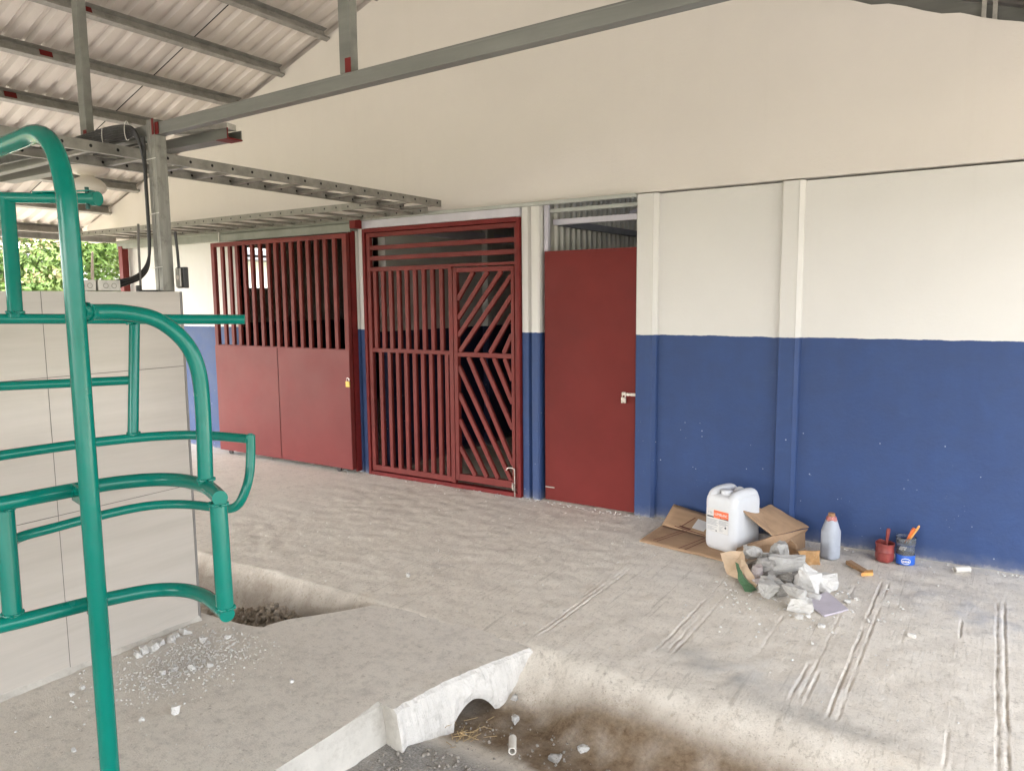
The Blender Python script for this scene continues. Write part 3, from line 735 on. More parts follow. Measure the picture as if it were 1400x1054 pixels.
# ------------------------------------------------------------------ roof
def build_roof():
    t = thing('roof', 'bare corrugated metal roof with steel purlins over the yard and gable', 'roof', (XR, 4, 2.6))  # front run and right eave stretched out of view to hold back light
    def sheets(sgn):
        y = -13; prof = []
        P = .150
        while y < 9.9:
            prof += [(y, 0), (y + .072, 0), (y + .098, .030), (y + .124, .030)]; y += P
        mb = MB(); n = len(prof); xs = (-10.15, XR) if sgn < 0 else (XR, 2.25)
        vs = []
        for x in xs:
            for (yy, h) in prof: vs.append((x, yy, (zl(x) if sgn < 0 else zr(x) + .13) + .045 + h))
        mb.add(vs, [(i, i + 1, i + 1 + n, i + n) for i in range(n - 1)])
        o = mb.build('roof_sheet', M['roof'], t, fix=False)
        s = o.modifiers.new('solid', 'SOLIDIFY'); s.thickness = .003; s.offset = 0
        return o
    a = sheets(-1); sheets(1)
    # sheet overlap seen as a dark joint line
    mb = MB(); mb.bar((-10.1, 4.25, zl(-10.1) + .041), (XR, 4.25, zl(XR) + .041), .007, .004, (-.33, 0, 1)); mb.build('sheet_joint', M['hole'], a)
    mb = MB(); mb.bar((-10.1, 2.53, zl(-10.1) + .041), (XR, 2.53, zl(XR) + .041), .004, .003, (-.33, 0, 1)); mb.build('sheet_joint', M['hole'], a)
    ang = math.atan(.348)
    for x in (-9.85, -9.22, -8.60, -7.95, -7.31, -6.66, -6.03, -5.40, -4.76):
        z = zl(x); mb = MB()
        up = Vector((-math.sin(ang), 0, math.cos(ang))); al = Vector((math.cos(ang), 0, math.sin(ang)))
        def P(a, b, y): return Vector((x, y, z)) + al * a + up * b
        y0, y1 = -12.9, YW - .03
        def plate(a0, a1, b0, b1):
            vs = [P(a, b, y) for y in (y0, y1) for b in (b0, b1) for a in (a0, a1)]
            mb.add(vs, [(0, 2, 3, 1), (4, 5, 7, 6), (0, 1, 5, 4), (2, 6, 7, 3), (0, 4, 6, 2), (1, 3, 7, 5)])
        plate(-.002, .002, -.062, .04); plate(-.002, .05, -.066, -.062); plate(.046, .05, -.062, -.045); plate(-.002, .05, .0365, .0405)
        mb.build('purlin', M['steel'], t)
        # red touched-up weld
        yw = {-6.66: 4.0, -7.31: 3.5, -6.03: 3.63}.get(x)
        if yw and False: pass
        mb = MB(); yy = 3.33 if x in (-6.03, -6.66, -7.31) else None
        if yy:
            vs = [P(a, b, y) for y in (yy - .05, yy + .05) for b in (-.02, .039) for a in (.0025, .006)]
            mb.add(vs, [(0, 2, 3, 1), (4, 5, 7, 6), (0, 1, 5, 4), (2, 6, 7, 3), (0, 4, 6, 2), (1, 3, 7, 5)])
            mb.build('weld_patch', M['reddark'], t)
    for x in (-2.9, -1.9, -.9, .1, 1.1):
        MB().box(x - .025, x + .025, -12.9, 9.6, zr(x) + .055, zr(x) + .155).build('purlin', M['steel'], t)
    MB().sheet([(XR - .3, -13, zl(XR - .3) + .10), (XR + .02, -13, zl(XR) + .26), (XR + .02, 9.9, zl(XR) + .26), (XR - .3, 9.9, zl(XR - .3) + .10)], .004).build('ridge_cap', M['roof'], t)  # unseen cap added over the ridge gap to stop a sun leak
    # rafter just behind the right part of the gable
    MB().bar((-2.6, YW + .16, zr(-2.6) + .035), (1.7, YW + .16, zr(1.7) + .035), .05, .10, (.33, 0, 1)).build('rafter', M['steelbeam'], t)
    for x in (-.155, -.10): MB().box(x - .012, x + .012, YW + .10, YW + .13, zr(x) - .06, zr(x) + .14).build('cleat', M['galv'], t)
    # eaves beam on the left
    MB().box(-9.13, -9.07, -12.9, 5.19, 2.377, 2.447).build('eaves_beam', M['steel'], t, bevel=.004)
    return t
build_roof()

# ------------------------------------------------------------------ truss: tie beam, hangers, post
YB = 2.235
def build_truss():
    t = thing('roof_truss', 'grey green steel tie beam crossing under the roof with upright hangers', 'truss', (-3.3, YB, 2.44))
    def zb(x): return 2.456 + .0165 * (x + 3.3)
    mb = MB()
    for x0, x1 in ((-9.1, 1.7),):
        a = (x0, YB, zb(x0) + .031); b = (x1, YB, zb(x1) + .031)
        mb.bar(a, b, .050, .058, (0, 0, 1))
    o = mb.build('tie_beam', M['steelbeam'], t, bevel=.004)
    mb = MB(); mb.bar((-3.2, YB - .0258, zb(-3.2) + .050), (1.7, YB - .0258, zb(1.7) + .050), .001, .004, (0, 0, 1)); mb.build('fold_line', M['reddark'] if False else simple('fold', (.2, .2, .18), .6), o)
    for x in (-2.19, -4.11):
        zt = zl(x) - .06 if x < XR else zr(x) + .05
        mb = MB(); z0 = zb(x) + .060
        mb.box(x - .030, x + .030, YB - .022, YB + .022, z0, zt)
        h = mb.build('hanger', M['steelbeam'], t, bevel=.004)
        MB().box(x + .001, x + .0312, YB - .0235, YB - .021, z0 + .001, z0 + .055).build('weld_patch', M['reddark'], h)
    # slanting top chords carry the purlins
    MB().bar((-9.7, YB, zl(-9.7) - .12), (XR, YB, zl(XR) - .12), .06, .09, (-.33, 0, 1)).build('top_chord', M['steelbeam'], t)
    MB().bar((XR, YB, zr(XR) + .0), (1.8, YB, zr(1.8) + .0), .06, .09, (.33, 0, 1)).build('top_chord', M['steelbeam'], t)
    return t
build_truss()
def build_post():
    t = thing('steel_post', 'stained galvanised post standing on the end of the tiled wall', 'post', (-3.49, YB, 1.705))
    mb = MB(); mb.box(-3.522, -3.4925, 2.200, 2.262, 1.705, 2.53); mb.box(-3.4895, -3.458, 2.200, 2.262, 1.705, 2.53); mb.box(-3.494, -3.488, 2.204, 2.258, 1.705, 2.526)
    mb.build('shaft', M['steelpost'], t, bevel=.005)
    mb = MB(); mb.box(-3.472, -3.456, 2.197, 2.1993, 2.455, 2.53); mb.box(-3.4575, -3.430, 2.2045, 2.2078, 2.456, 2.512); mb.build('weld_patch', M['reddark'], t)
    for z in (1.82, 2.08, 2.34):
        mb = MB(); mb.bar((-3.535, 2.192, z), (-3.455, 2.1985, z + .006), .004, .003, (0, 1, 0)); mb.build('cable_tie', M['tie'], t)
build_post()
def build_bracket():
    t = thing('lamp_bracket', 'short red tipped steel channel behind the post carrying the lamp', 'bracket', (-4.2, 2.45, 2.44))
    mb = MB()
    mb.box(-5.5, -3.175, 2.40, 2.404, 2.443, 2.487); mb.box(-5.5, -3.175, 2.40, 2.485, 2.439, 2.443); mb.box(-5.5, -3.175, 2.481, 2.485, 2.443, 2.487)
    a = mb.build('channel', M['steelbeam'], t)
    mb = MB(); mb.box(-3.26, -3.172, 2.40, 2.486, 2.436, 2.4385); mb.box(-3.175, -3.171, 2.399, 2.404, 2.4385, 2.488); mb.box(-3.175, -3.171, 2.404, 2.487, 2.4385, 2.443); mb.build('red_tip', M['reddark'], t)
    MB().bar((-3.19, 2.44, 2.50), (-3.62, 2.32, 2.515), .07, .03, (0, 0, 1)).build('top_channel', M['galv'], t, bevel=.003)
build_bracket()

# ------------------------------------------------------------------ cable ladders
def ladder(name, label, a, b, width, zb, h=.052, pitch=.27):
    """perforated two-rail cable ladder from a to b (xy of first rail), 'width' vector to the second"""
    a = Vector((a[0], a[1], 0)); b = Vector((b[0], b[1], 0)); w = Vector((width[0], width[1], 0))
    mid = (a + b + w) / 2; t = thing(name, label, 'cable ladder', (mid.x, mid.y, zb))
    d = (b - a).normalized(); L = (b - a).length
    for k, o in enumerate((Vector(), w)):
        mb = MB(); inward = (w if k == 0 else -w).normalized()
        p0 = a + o; p1 = b + o; up = Vector((0, 0, zb + h / 2))
        mb.bar(p0 + up, p1 + up, .003, h, (0, 0, 1))
        q = inward * .011
        mb.bar(p0 + q + Vector((0, 0, zb + .0015)), p1 + q + Vector((0, 0, zb + .0015)), .020, .003, (0, 0, 1))
        mb.bar(p0 + q + Vector((0, 0, zb + h - .0015)), p1 + q + Vector((0, 0, zb + h - .0015)), .020, .003, (0, 0, 1))
        s = .10
        while s < L - .05:
            c = p0 + d * s + Vector((0, 0, zb + h * .52)); n = 10
            for side in (-1, 1):
                cc = c + inward * (side * .0022)
                ring = [cc + d * (.008 * math.cos(2 * math.pi * q_ / n)) + Vector((0, 0, .0085 * math.sin(2 * math.pi * q_ / n))) for q_ in range(n)]
                mb.add(ring, [tuple(range(n))], 1)
            s += .135
        mb.build('rail', [M['tray'], M['hole']], t)
    s = .12
    while s < L:
        p = a + d * s + Vector((0, 0, zb + .016)); MB().bar(p + w * .01, p + w * .99, .028, .018, (0, 0, 1)).build('rung', M['tray'], t); s += pitch
    return t
ladder('cable_ladder', 'galvanised cable ladder running from above the tiled wall to the gable', (-3.75, .6), (-3.75, 4.80), (-.385, 0), 2.385)
ladder('cable_ladder', 'galvanised cable ladder lying along the building wall above the sliding gate', (-8.62, 4.50), (-4.12, 4.50), (0, .59), 2.385, pitch=.30)

# ------------------------------------------------------------------ cables, lamp, boxes
def cables():
    t = thing('cable_bundle', 'bundle of black cables draped from the post top along the tie beam', 'cables', (-3.9, 2.15, 2.4))
    for k in range(7):
        o = k * .0125
        pts = [(-3.53, 2.188, 2.30), (-3.535, 2.176, 2.40), (-3.552, 2.160, 2.452 + o * .35), (-3.62, 2.152, 2.446 + o * .8), (-3.76, 2.15, 2.447 + o * .9), (-3.95, 2.14, 2.446 + o * .75), (-4.2, 2.13, 2.446 + o * .55), (-4.6, 2.12, 2.446 + o * .5), (-5.2, 2.12, 2.446 + o * .5)]
        MB().tube(crv(pts, 7), .0072, 8).build('cable', M['black'], t, smooth=True)
    for x, z, h in ((-3.60, 2.481, .046), (-3.80, 2.481, .050), (-4.05, 2.474, .038)):
        mb = MB(); pts = [(x + .003 * math.cos(a), 2.150 + .0115 * math.cos(a), z + h * math.sin(a)) for a in np.linspace(0, 2 * math.pi, 21)]
        mb.tube(pts, .002, 6, False); mb.build('cable_tie', M['tie'], t)
    t = thing('drop_cables', 'black cables hanging down the post and looping to the boxes on the wall', 'cables', (-3.5, 2.1, 1.75))
    for k, (ox, zz) in enumerate(((0, 1.752), (.006, 1.736), (.012, 1.722))):
        pts = [(-3.528 - ox * .3, 2.190 - k * .002, 2.45), (-3.528, 2.188 - k * .002, 2.2), (-3.528, 2.187 - k * .002, 1.95 + k * .006), (-3.527, 2.172, 1.858 - k * .012), (-3.527, 2.135, 1.803 - k * .013), (-3.508, 2.07, 1.770 - k * .010), (-3.49, 1.978, zz)]
        MB().tube(crv(pts, 8), .0068, 8).build('cable', M['black'], t, smooth=True)
    t = thing('outlet_box', 'galvanised outlet box with a black rim fixed to the side of the post', 'outlet box', (-3.41, 2.285, 1.72))
    MB().box(-3.452, -3.392, 2.270, 2.298, 1.722, 1.825).build('body', M['black'], t, bevel=.003)
    MB().box(-3.448, -3.408, 2.261, 2.270, 1.727, 1.820).build('plate', M['galv'], t, bevel=.003)
    mb = MB(); mb.lathe((0, 0, 0), [(0, 0), (.011, 0), (.011, .002), (0, .002)], 16)
    w = MB(); w.v = [(-3.428 + a, 2.2595 + c * .5, 1.775 + b) for a, b, c in mb.v]; w.f = mb.f; w.m = mb.m; w.build('knockout', M['cream'], t)
    MB().tube([(-3.447, 2.283, 1.826), (-3.448, 2.281, 1.90), (-3.450, 2.276, 2.0)], .007, 10).build('conduit', M['black'], t, smooth=True)
    def jbox(y0, y1, label):
        t = thing('junction_box', label, 'junction box', (-3.47, (y0 + y1) / 2, 1.705))
        MB().box(-3.505, -3.445, y0, y1, 1.706, 1.757).build('body', M['galv'], t, bevel=.003)
        mb = MB()
        for yy in (y0 + (y1 - y0) * .34, y0 + (y1 - y0) * .7):
            n = 18; ring = [(-3.4446, yy + .0125 * math.cos(2 * math.pi * k / n), 1.73 + .0125 * math.sin(2 * math.pi * k / n)) for k in range(n)]
            mb.add(ring, [tuple(range(n))], 0)
            n = 18; ring = [(-3.4442, yy + .0095 * math.cos(2 * math.pi * k / n), 1.7302 + .0095 * math.sin(2 * math.pi * k / n)) for k in range(n)]
            mb.add(ring, [tuple(range(n))], 1)
        mb.build('knockouts', [simple('ring', (.2, .19, .17), .5), M['galv']], t)
    jbox(1.872, 1.978, 'galvanised two knockout box on the wall top where the cables end')
    jbox(1.77, 1.864, 'duller junction box on the wall top partly behind the green upright')
    t = thing('thin_rod', 'thin dark rod standing on the tiled wall left of the post', 'rod', (-3.51, 2.09, 1.705))
    MB().tube([(-3.517, 2.118, 1.706), (-3.518, 2.122, 1.93), (-3.519, 2.128, 2.03)], .006, 10).build('rod', simple('rod', (.12, .11, .10), .5), t, smooth=True)
    MB().box(-3.53, -3.50, 2.10, 2.20, 1.7055, 1.7135).build('foot', M['black'], t, bevel=.002)
    MB().box(-3.523, -3.507, 2.095, 2.118, 1.712, 1.735).build('clamp', M['black'], t, bevel=.003)
cables()
def lamp():
    x, y = -4.50, 2.43
    t = thing('ceiling_lamp', 'cream lamp holder with a wide pale bulb under the steel arm', 'lamp', (x, y, 2.28))
    MB().box(x - .10, x + .09, y - .02, y + .06, 2.418, 2.4385).build('box', M['galv'], t, bevel=.003)
    MB().lathe((x, y, 2.40), [(.02, -.012), (.05, -.008), (.085, .004), (.115, .022), (.12, .034), (.10, .036), (.0, .036)], 40).build('holder', M['cream'], t, smooth=True)
    MB().lathe((x, y, 2.28), [(.0, .0), (.045, .001), (.078, .010), (.094, .030), (.096, .048), (.088, .068), (.066, .088), (.040, .100), (.032, .112), (.032, .13)], 40).build('bulb', simple('frosted bulb', (.62, .57, .50), .35, .03, 5, 0), t, smooth=True)
    t2 = thing('weld_clamp', 'dark red bracket and white screw caps beside the lamp', 'clamp', (-4.37, 2.41, 2.4))
    MB().box(-4.375, -4.345, 2.385, 2.399, 2.432, 2.468).build('plate', M['reddark'], t2, bevel=.004)
    MB().tube([(-4.39, 2.395, 2.44), (-4.39, 2.372, 2.44)], .011, 14).build('cap', M['cream'], t2, smooth=True)
    MB().tube([(-4.425, 2.395, 2.452), (-4.425, 2.372, 2.452)], .012, 14).build('cap', M['cream'], t2, smooth=True)
    MB().tube(crv([(-4.35, 2.39, 2.465), (-4.335, 2.385, 2.485), (-4.30, 2.38, 2.495), (-12.9, 2.37, 2.50)], 6), .006, 8).build('wire', M['black'], t2, smooth=True)
lamp()

# ------------------------------------------------------------------ tiled wall
def tiled_wall():
    t = thing('tiled_wall', 'chest high wall clad in large pale tiles ending beside the gutter', 'wall', (-3.5, .5, 0))
    MB().box(-3.585, -3.431, -2.8, 2.268, -.04, 1.704).build('core', M['tile'], t)
    MB().box(-3.590, -3.428, 2.269, 2.281, -.04, 1.7045).build('edge_trim', simple('grey trim', (.20, .19, .18), .5), t, bevel=.002)
    mb = MB(); vs = []; 
    y = -2.8; prev = None
    k = 0; ys_ = np.arange(-2.8, 2.28, .03)
    for y in ys_:
        a = .016 + .010 * fbm(y * 8, 1, 0, 3); vs += [(-3.4305, y, .002 + a), (-3.4305 + a * 1.5, y, .001)]
    mb.add(vs, [(2 * i, 2 * i + 1, 2 * i + 3, 2 * i + 2) for i in range(len(ys_) - 1)])
    mb.build('mortar_fillet', M['slabside'], t, smooth=True)
tiled_wall()

# ------------------------------------------------------------------ green pipe frame
def green_frame():
    G = M['green']
    t = thing('exercise_frame', 'teal green welded pipe exercise frame standing on the walkway', 'exercise frame', (-2.27, 1.163, 0))
    def pipe(name, pts, r, smoothn=8, n=28):
        return MB().tube(crv(pts, smoothn) if smoothn else pts, r, n).build(name, G, t, smooth=True)
    z1, z2, z3, z4 = 1.048, .673, 1.145, .887
    # tall upright bending over at the top
    up = [(-2.27, 1.163, 0), (-2.27, 1.163, .5), (-2.27, 1.163, 1.0), (-2.27, 1.163, 1.5), (-2.272, 1.163, 1.90), (-2.285, 1.165, 1.99), (-2.318, 1.168, 2.075), (-2.375, 1.172, 2.132), (-2.45, 1.175, 2.155), (-2.54, 1.175, 2.15), (-2.65, 1.172, 2.142), (-2.9, 1.165, 2.13)]
    pipe('upright', up, .0275)
    MB().box(-2.35, -2.19, 1.083, 1.243, 0.001, .010).build('base_plate', G, t, bevel=.002)
    # drop rail from the upright to the seat arc
    pipe('drop_rail', [(-2.27, 1.175, 1.624), (-2.295, 1.235, 1.624), (-2.27, 1.309, 1.621), (-2.222, 1.385, 1.597), (-2.183, 1.447, 1.530), (-2.164, 1.479, 1.44), (-2.160, 1.487, 1.30), (-2.162, 1.483, z1)], .0245)
    a1 = [(-2.56, .70, z1), (-2.53, .93, z1), (-2.512, 1.05, z1), (-2.498, 1.20, z1), (-2.470, 1.345, z1), (-2.400, 1.448, z1), (-2.295, 1.492, z1), (-2.165, 1.482, z1), (-2.075, 1.450, z1), (-1.990, 1.412, z1)]
    pipe('seat_arc', a1, .0235)
    a2 = [(-2.56, .70, z2), (-2.53, .93, z2), (-2.497, 1.05, z2), (-2.465, 1.18, z2), (-2.430, 1.300, z2), (-2.375, 1.408, z2), (-2.285, 1.463, z2), (-2.180, 1.468, z2), (-2.07, 1.44, z2), (-1.985, 1.412, z2)]
    pipe('foot_arc', a2, .0235)
    MB().tube([(-2.012, 1.420, z1 - .018), (-1.995, 1.413, z2 + .012)], .0265, 28).build('front_strut', G, t, smooth=True)
    MB().tube([(-2.545, 1.045, z1 - .01), (-2.515, 1.03, z2 + .01)], .0275, 28).build('rear_strut', G, t, smooth=True)
    MB().bar((-2.27, 1.175, z1 - .004), (-2.49, 1.225, z1 - .004), .012, .055, (0, 0, 1)).build('gusset', G, t, bevel=.002)
    MB().bar((-2.27, 1.175, z2 - .004), (-2.45, 1.225, z2 - .004), .012, .055, (0, 0, 1)).build('gusset', G, t, bevel=.002)
    # outer hoop
    pipe('outer_arc', [(-2.80, .70, z3), (-2.795, .95, z3), (-2.79, 1.14, z3), (-2.78, 1.28, z3), (-2.758, 1.42, z3), (-2.695, 1.590, z3), (-2.600, 1.700, z3), (-2.486, 1.747, z3), (-2.37, 1.768, z3), (-2.300, 1.775, z3)], .0175)
    pipe('hoop_end', [(-2.300, 1.775, z3 + .016), (-2.297, 1.77, 1.10), (-2.293, 1.757, 1.02), (-2.296, 1.74, .965), (-2.312, 1.722, .915), (-2.345, 1.71, .892), (-2.405, 1.700, z4), (-2.537, 1.672, z4), (-2.632, 1.618, z4), (-2.680, 1.530, z4), (-2.690, 1.40, z4), (-2.682, 1.26, z4), (-2.66, 1.12, z4), (-2.56, 1.05, z4 - .01)], .0168)
    def weld(c, axis, r):
        c = Vector(c); ax = Vector(axis).normalized(); u = ax.orthogonal().normalized(); w = ax.cross(u); n = 40
        pts = [c + (u * math.cos(2 * math.pi * k / n) + w * math.sin(2 * math.pi * k / n)) * (r + .0012 * math.sin(k * 2.3)) + ax * (.0015 * math.sin(k * 1.7)) for k in range(n + 1)]
        MB().tube(pts, [.0042 + .0014 * math.sin(k * 3.1) for k in range(n + 1)], 8, False).build('weld_bead', G, t, smooth=True)
    weld((-2.285, 1.203, 1.624), (-.4, .9, 0), .026); weld((-2.161, 1.484, z1 + .024), (0, 0, 1), .0255); weld((-2.012, 1.420, z1 - .022), (.05, 0, 1), .027); weld((-1.996, 1.414, z2 + .022), (.05, 0, 1), .027)
    weld((-2.543, 1.044, z1 - .024), (.05, 0, 1), .0285); weld((-2.517, 1.031, z2 + .026), (.05, 0, 1), .0285); weld((-2.715, 1.57, z3 + .018), (0, 0, 1), .020); weld((-2.742, 1.61, 1.575), (0, 0, 1), .020)
    weld((-3.031, 1.337, 1.620), (0, 0, 1), .0265); weld((-2.740, 1.592, 1.360), (-.6, -.8, 0), .0175); weld((-2.302, 1.774, z3), (1, 0, 0), .0182)
    # bars behind
    pipe('crossbar', [(-3.10, 1.245, 1.598), (-3.065, 1.299, 1.597), (-2.78, 1.60, 1.590), (-2.482, 1.916, 1.582)], .0190, 4)
    pipe('top_bar', [(-3.19, 1.30, 2.045), (-3.11, 1.353, 2.041), (-2.715, 1.495, 2.02)], .0195, 4)
    MB().tube([(-2.735, 1.488, 2.021), (-2.712, 1.496, 2.020)], .0255, 28).build('end_cap', G, t, smooth=True)
    MB().bar((-2.96, 1.405, 2.052), (-2.735, 1.488, 2.048), .03, .005, (0, 0, 1)).build('strap', G, t)
    MB().tube([(-2.755, 1.481, 1.985), (-2.755, 1.481, 2.062)], .0075, 6).build('bolt', simple('green bolt', (.004, .06, .05), .5), t)
    pipe('hanging_strut', [(-3.087, 1.366, 2.035), (-3.06, 1.352, 1.80), (-3.030, 1.336, 1.598)], .0255, 4)
    pipe('post', [(-2.752, 1.625, 1.588), (-2.712, 1.565, 1.147)], .0192, 0)
    pipe('rung', [(-3.057, 1.19, 1.356), (-3.001, 1.253, 1.357), (-2.735, 1.600, 1.360)], .0168, 4)
    return t
green_frame()

# ------------------------------------------------------------------ things by the wall
def text_mesh(body, size, mat, name, parent, loc, rz, ext=.0004, sx=1):
    cu = bpy.data.curves.new('txt', 'FONT'); cu.body = body; cu.size = size; cu.extrude = ext; cu.align_x = 'CENTER'; cu.align_y = 'CENTER'
    o = bpy.data.objects.new('txt', cu); C.objects.link(o)
    dg = bpy.context.evaluated_depsgraph_get(); me = bpy.data.meshes.new_from_object(o.evaluated_get(dg))
    bpy.data.objects.remove(o); bpy.data.curves.remove(cu)
    me.name = name; me.materials.clear(); me.materials.append(mat)
    me.transform(Matrix.Diagonal((sx, 1, 1, 1)))
    me.transform(Matrix.Translation(loc) @ Matrix.Rotation(rz, 4, 'Z') @ Matrix.Rotation(R(90), 4, 'X'))
    o = bpy.data.objects.new(name, me); C.objects.link(o); o.parent = parent
    return o

def jerrycan():
    loc = Vector((-1.395, 4.845, .006)); rz = R(-19)
    t = thing('jerrycan', 'white plastic jerrycan with an orange topped label standing on cardboard', 'jerrycan', loc)
    t.rotation_euler = (0, 0, rz); t.scale = (1.07, 1.07, 1.07)
    WL[t] = Vector()         # children are built in the can's own frame
    W, D = .115, .140
    def ring(hw, hd, z, n=10, r=.045):
        out = []
        r = min(r, hw * .8, hd * .8)
        for cx, cy, a0 in ((hw - r, hd - r, 0), (-hw + r, hd - r, 90), (-hw + r, -hd + r, 180), (hw - r, -hd + r, 270)):
            for k in range(n): a = R(a0 + 90 * k / (n - 1)); out.append((cx + r * math.cos(a), cy + r * math.sin(a), z))
        return out
    prof = [(.80, 0), (.90, .004), (.965, .016), (.99, .032), (1, .05), (1.0, .10), (.992, .12), (1.0, .14), (1.0, .22), (.995, .26), (1.0, .28), (.995, .305), (.975, .322), (.93, .336), (.85, .344), (.5, .347)]
    rings = [ring(W * s, D * s, z) for s, z in prof]; n = len(rings[0]); mb = MB()
    mb.add([v for r in rings for v in r], [(i * n + k, i * n + (k + 1) % n, (i + 1) * n + (k + 1) % n, (i + 1) * n + k) for i in range(len(rings) - 1) for k in range(n)] + [tuple(range(n - 1, -1, -1)), tuple((len(rings) - 1) * n + k for k in range(n))])
    mb.build('body', M['hdpe'], t, smooth=True, origin=(0, 0, 0))
    # two moulded grips running front to back
    for x, h in ((-.073, .050), (.073, .050)):
        pts = [(x, -.105, .318), (x, -.092, .338), (x, -.06, .348), (x, 0, .351), (x, .06, .348), (x, .092, .338), (x, .105, .318)]
        g = MB(); g.tube(crv(pts, 6), .031, 18); g.build('grip', M['hdpe'], t, smooth=True, origin=(0, 0, 0))
    MB().tube(crv([(0, .02, .325), (0, .04, .350), (0, .075, .350), (0, .10, .328)], 6), .020, 14).build('grip', M['hdpe'], t, smooth=True, origin=(0, 0, 0))
    MB().lathe((0, -.065, .340), [(.034, 0), (.034, .028), (.031, .033), (0, .034)], 24).build('cap', M['hdpe'], t, smooth=True, origin=(0, 0, 0))
    yf = -D - .0012
    lab = MB(); lab.box(-.086, .070, yf, yf + .0022, .118, .262).build('label', M['sticker'], t, origin=(0, 0, 0))
    lb = [o for o in t.children if o.name.startswith('label')][0]; WL[lb] = Vector()
    MB().box(-.036, .070, yf - .0008, yf, .206, .254).build('orange_band', M['orange'], lb, origin=(0, 0, 0))
    mb = MB(); mb.box(-.084, -.036, yf - .0008, yf, .205, .214); mb.add([(-.005, yf - .0012, .206), (.070, yf - .0012, .206), (.070, yf - .0012, .213), (-.005, yf - .0012, .2065)], [(0, 1, 2, 3)])
    mb.box(.012, .016, yf - .0013, yf - .0008, .210, .216); mb.build('dark_band', M['darkprint'], lb, origin=(0, 0, 0))
    mb = MB()
    for k in range(5): mb.box(-.083, -.006 - .010 * (k % 2), yf - .0006, yf, .190 - k * .0078, .1945 - k * .0078)
    for k in range(5): mb.box(-.082, -.014 - .016 * ((k * 2) % 3), yf - .0006, yf, .147 - k * .0055, .1495 - k * .0055)
    for k in range(4): mb.box(.000, .066 - .012 * (k % 2), yf - .0006, yf, .192 - k * .0078, .1965 - k * .0078)
    for k in range(5): mb.box(.004, .036 - .008 * (k % 3), yf - .0006, yf, .158 - k * .007, .1605 - k * .007)
    mb.box(-.085, -.0845, yf - .0006, yf, .12, .20); mb.box(-.085, -.003, yf - .0006, yf, .1195, .1202); mb.box(0, .068, yf - .0006, yf, .1185, .1192); mb.box(.0685, .069, yf - .0006, yf, .12, .20)
    mb.build('small_print', M['greyprint'], lb, origin=(0, 0, 0))
    mb = MB(); mb.add([(.050, yf - .0008, .150), (.058, yf - .0008, .158), (.050, yf - .0008, .166), (.042, yf - .0008, .158)], [(0, 1, 2, 3)]); mb.add([(-.022, yf - .0008, .124), (-.010, yf - .0008, .124), (-.016, yf - .0008, .134)], [(0, 1, 2)])
    mb.build('hazard_mark', M['darkprint'], lb, origin=(0, 0, 0))
    text_mesh('LUMIBLANC', .022, M['whiteink'], 'lettering', lb, (.017, yf - .001, .231), 0, sx=.78)
    text_mesh('7-BL', .021, M['greyprint'], 'lettering', lb, (-.061, yf - .0008, .233), 0, sx=.9)
jerrycan()

def add_lbl(o, lab, cat, group=None): return tag(o, lab, cat, group)
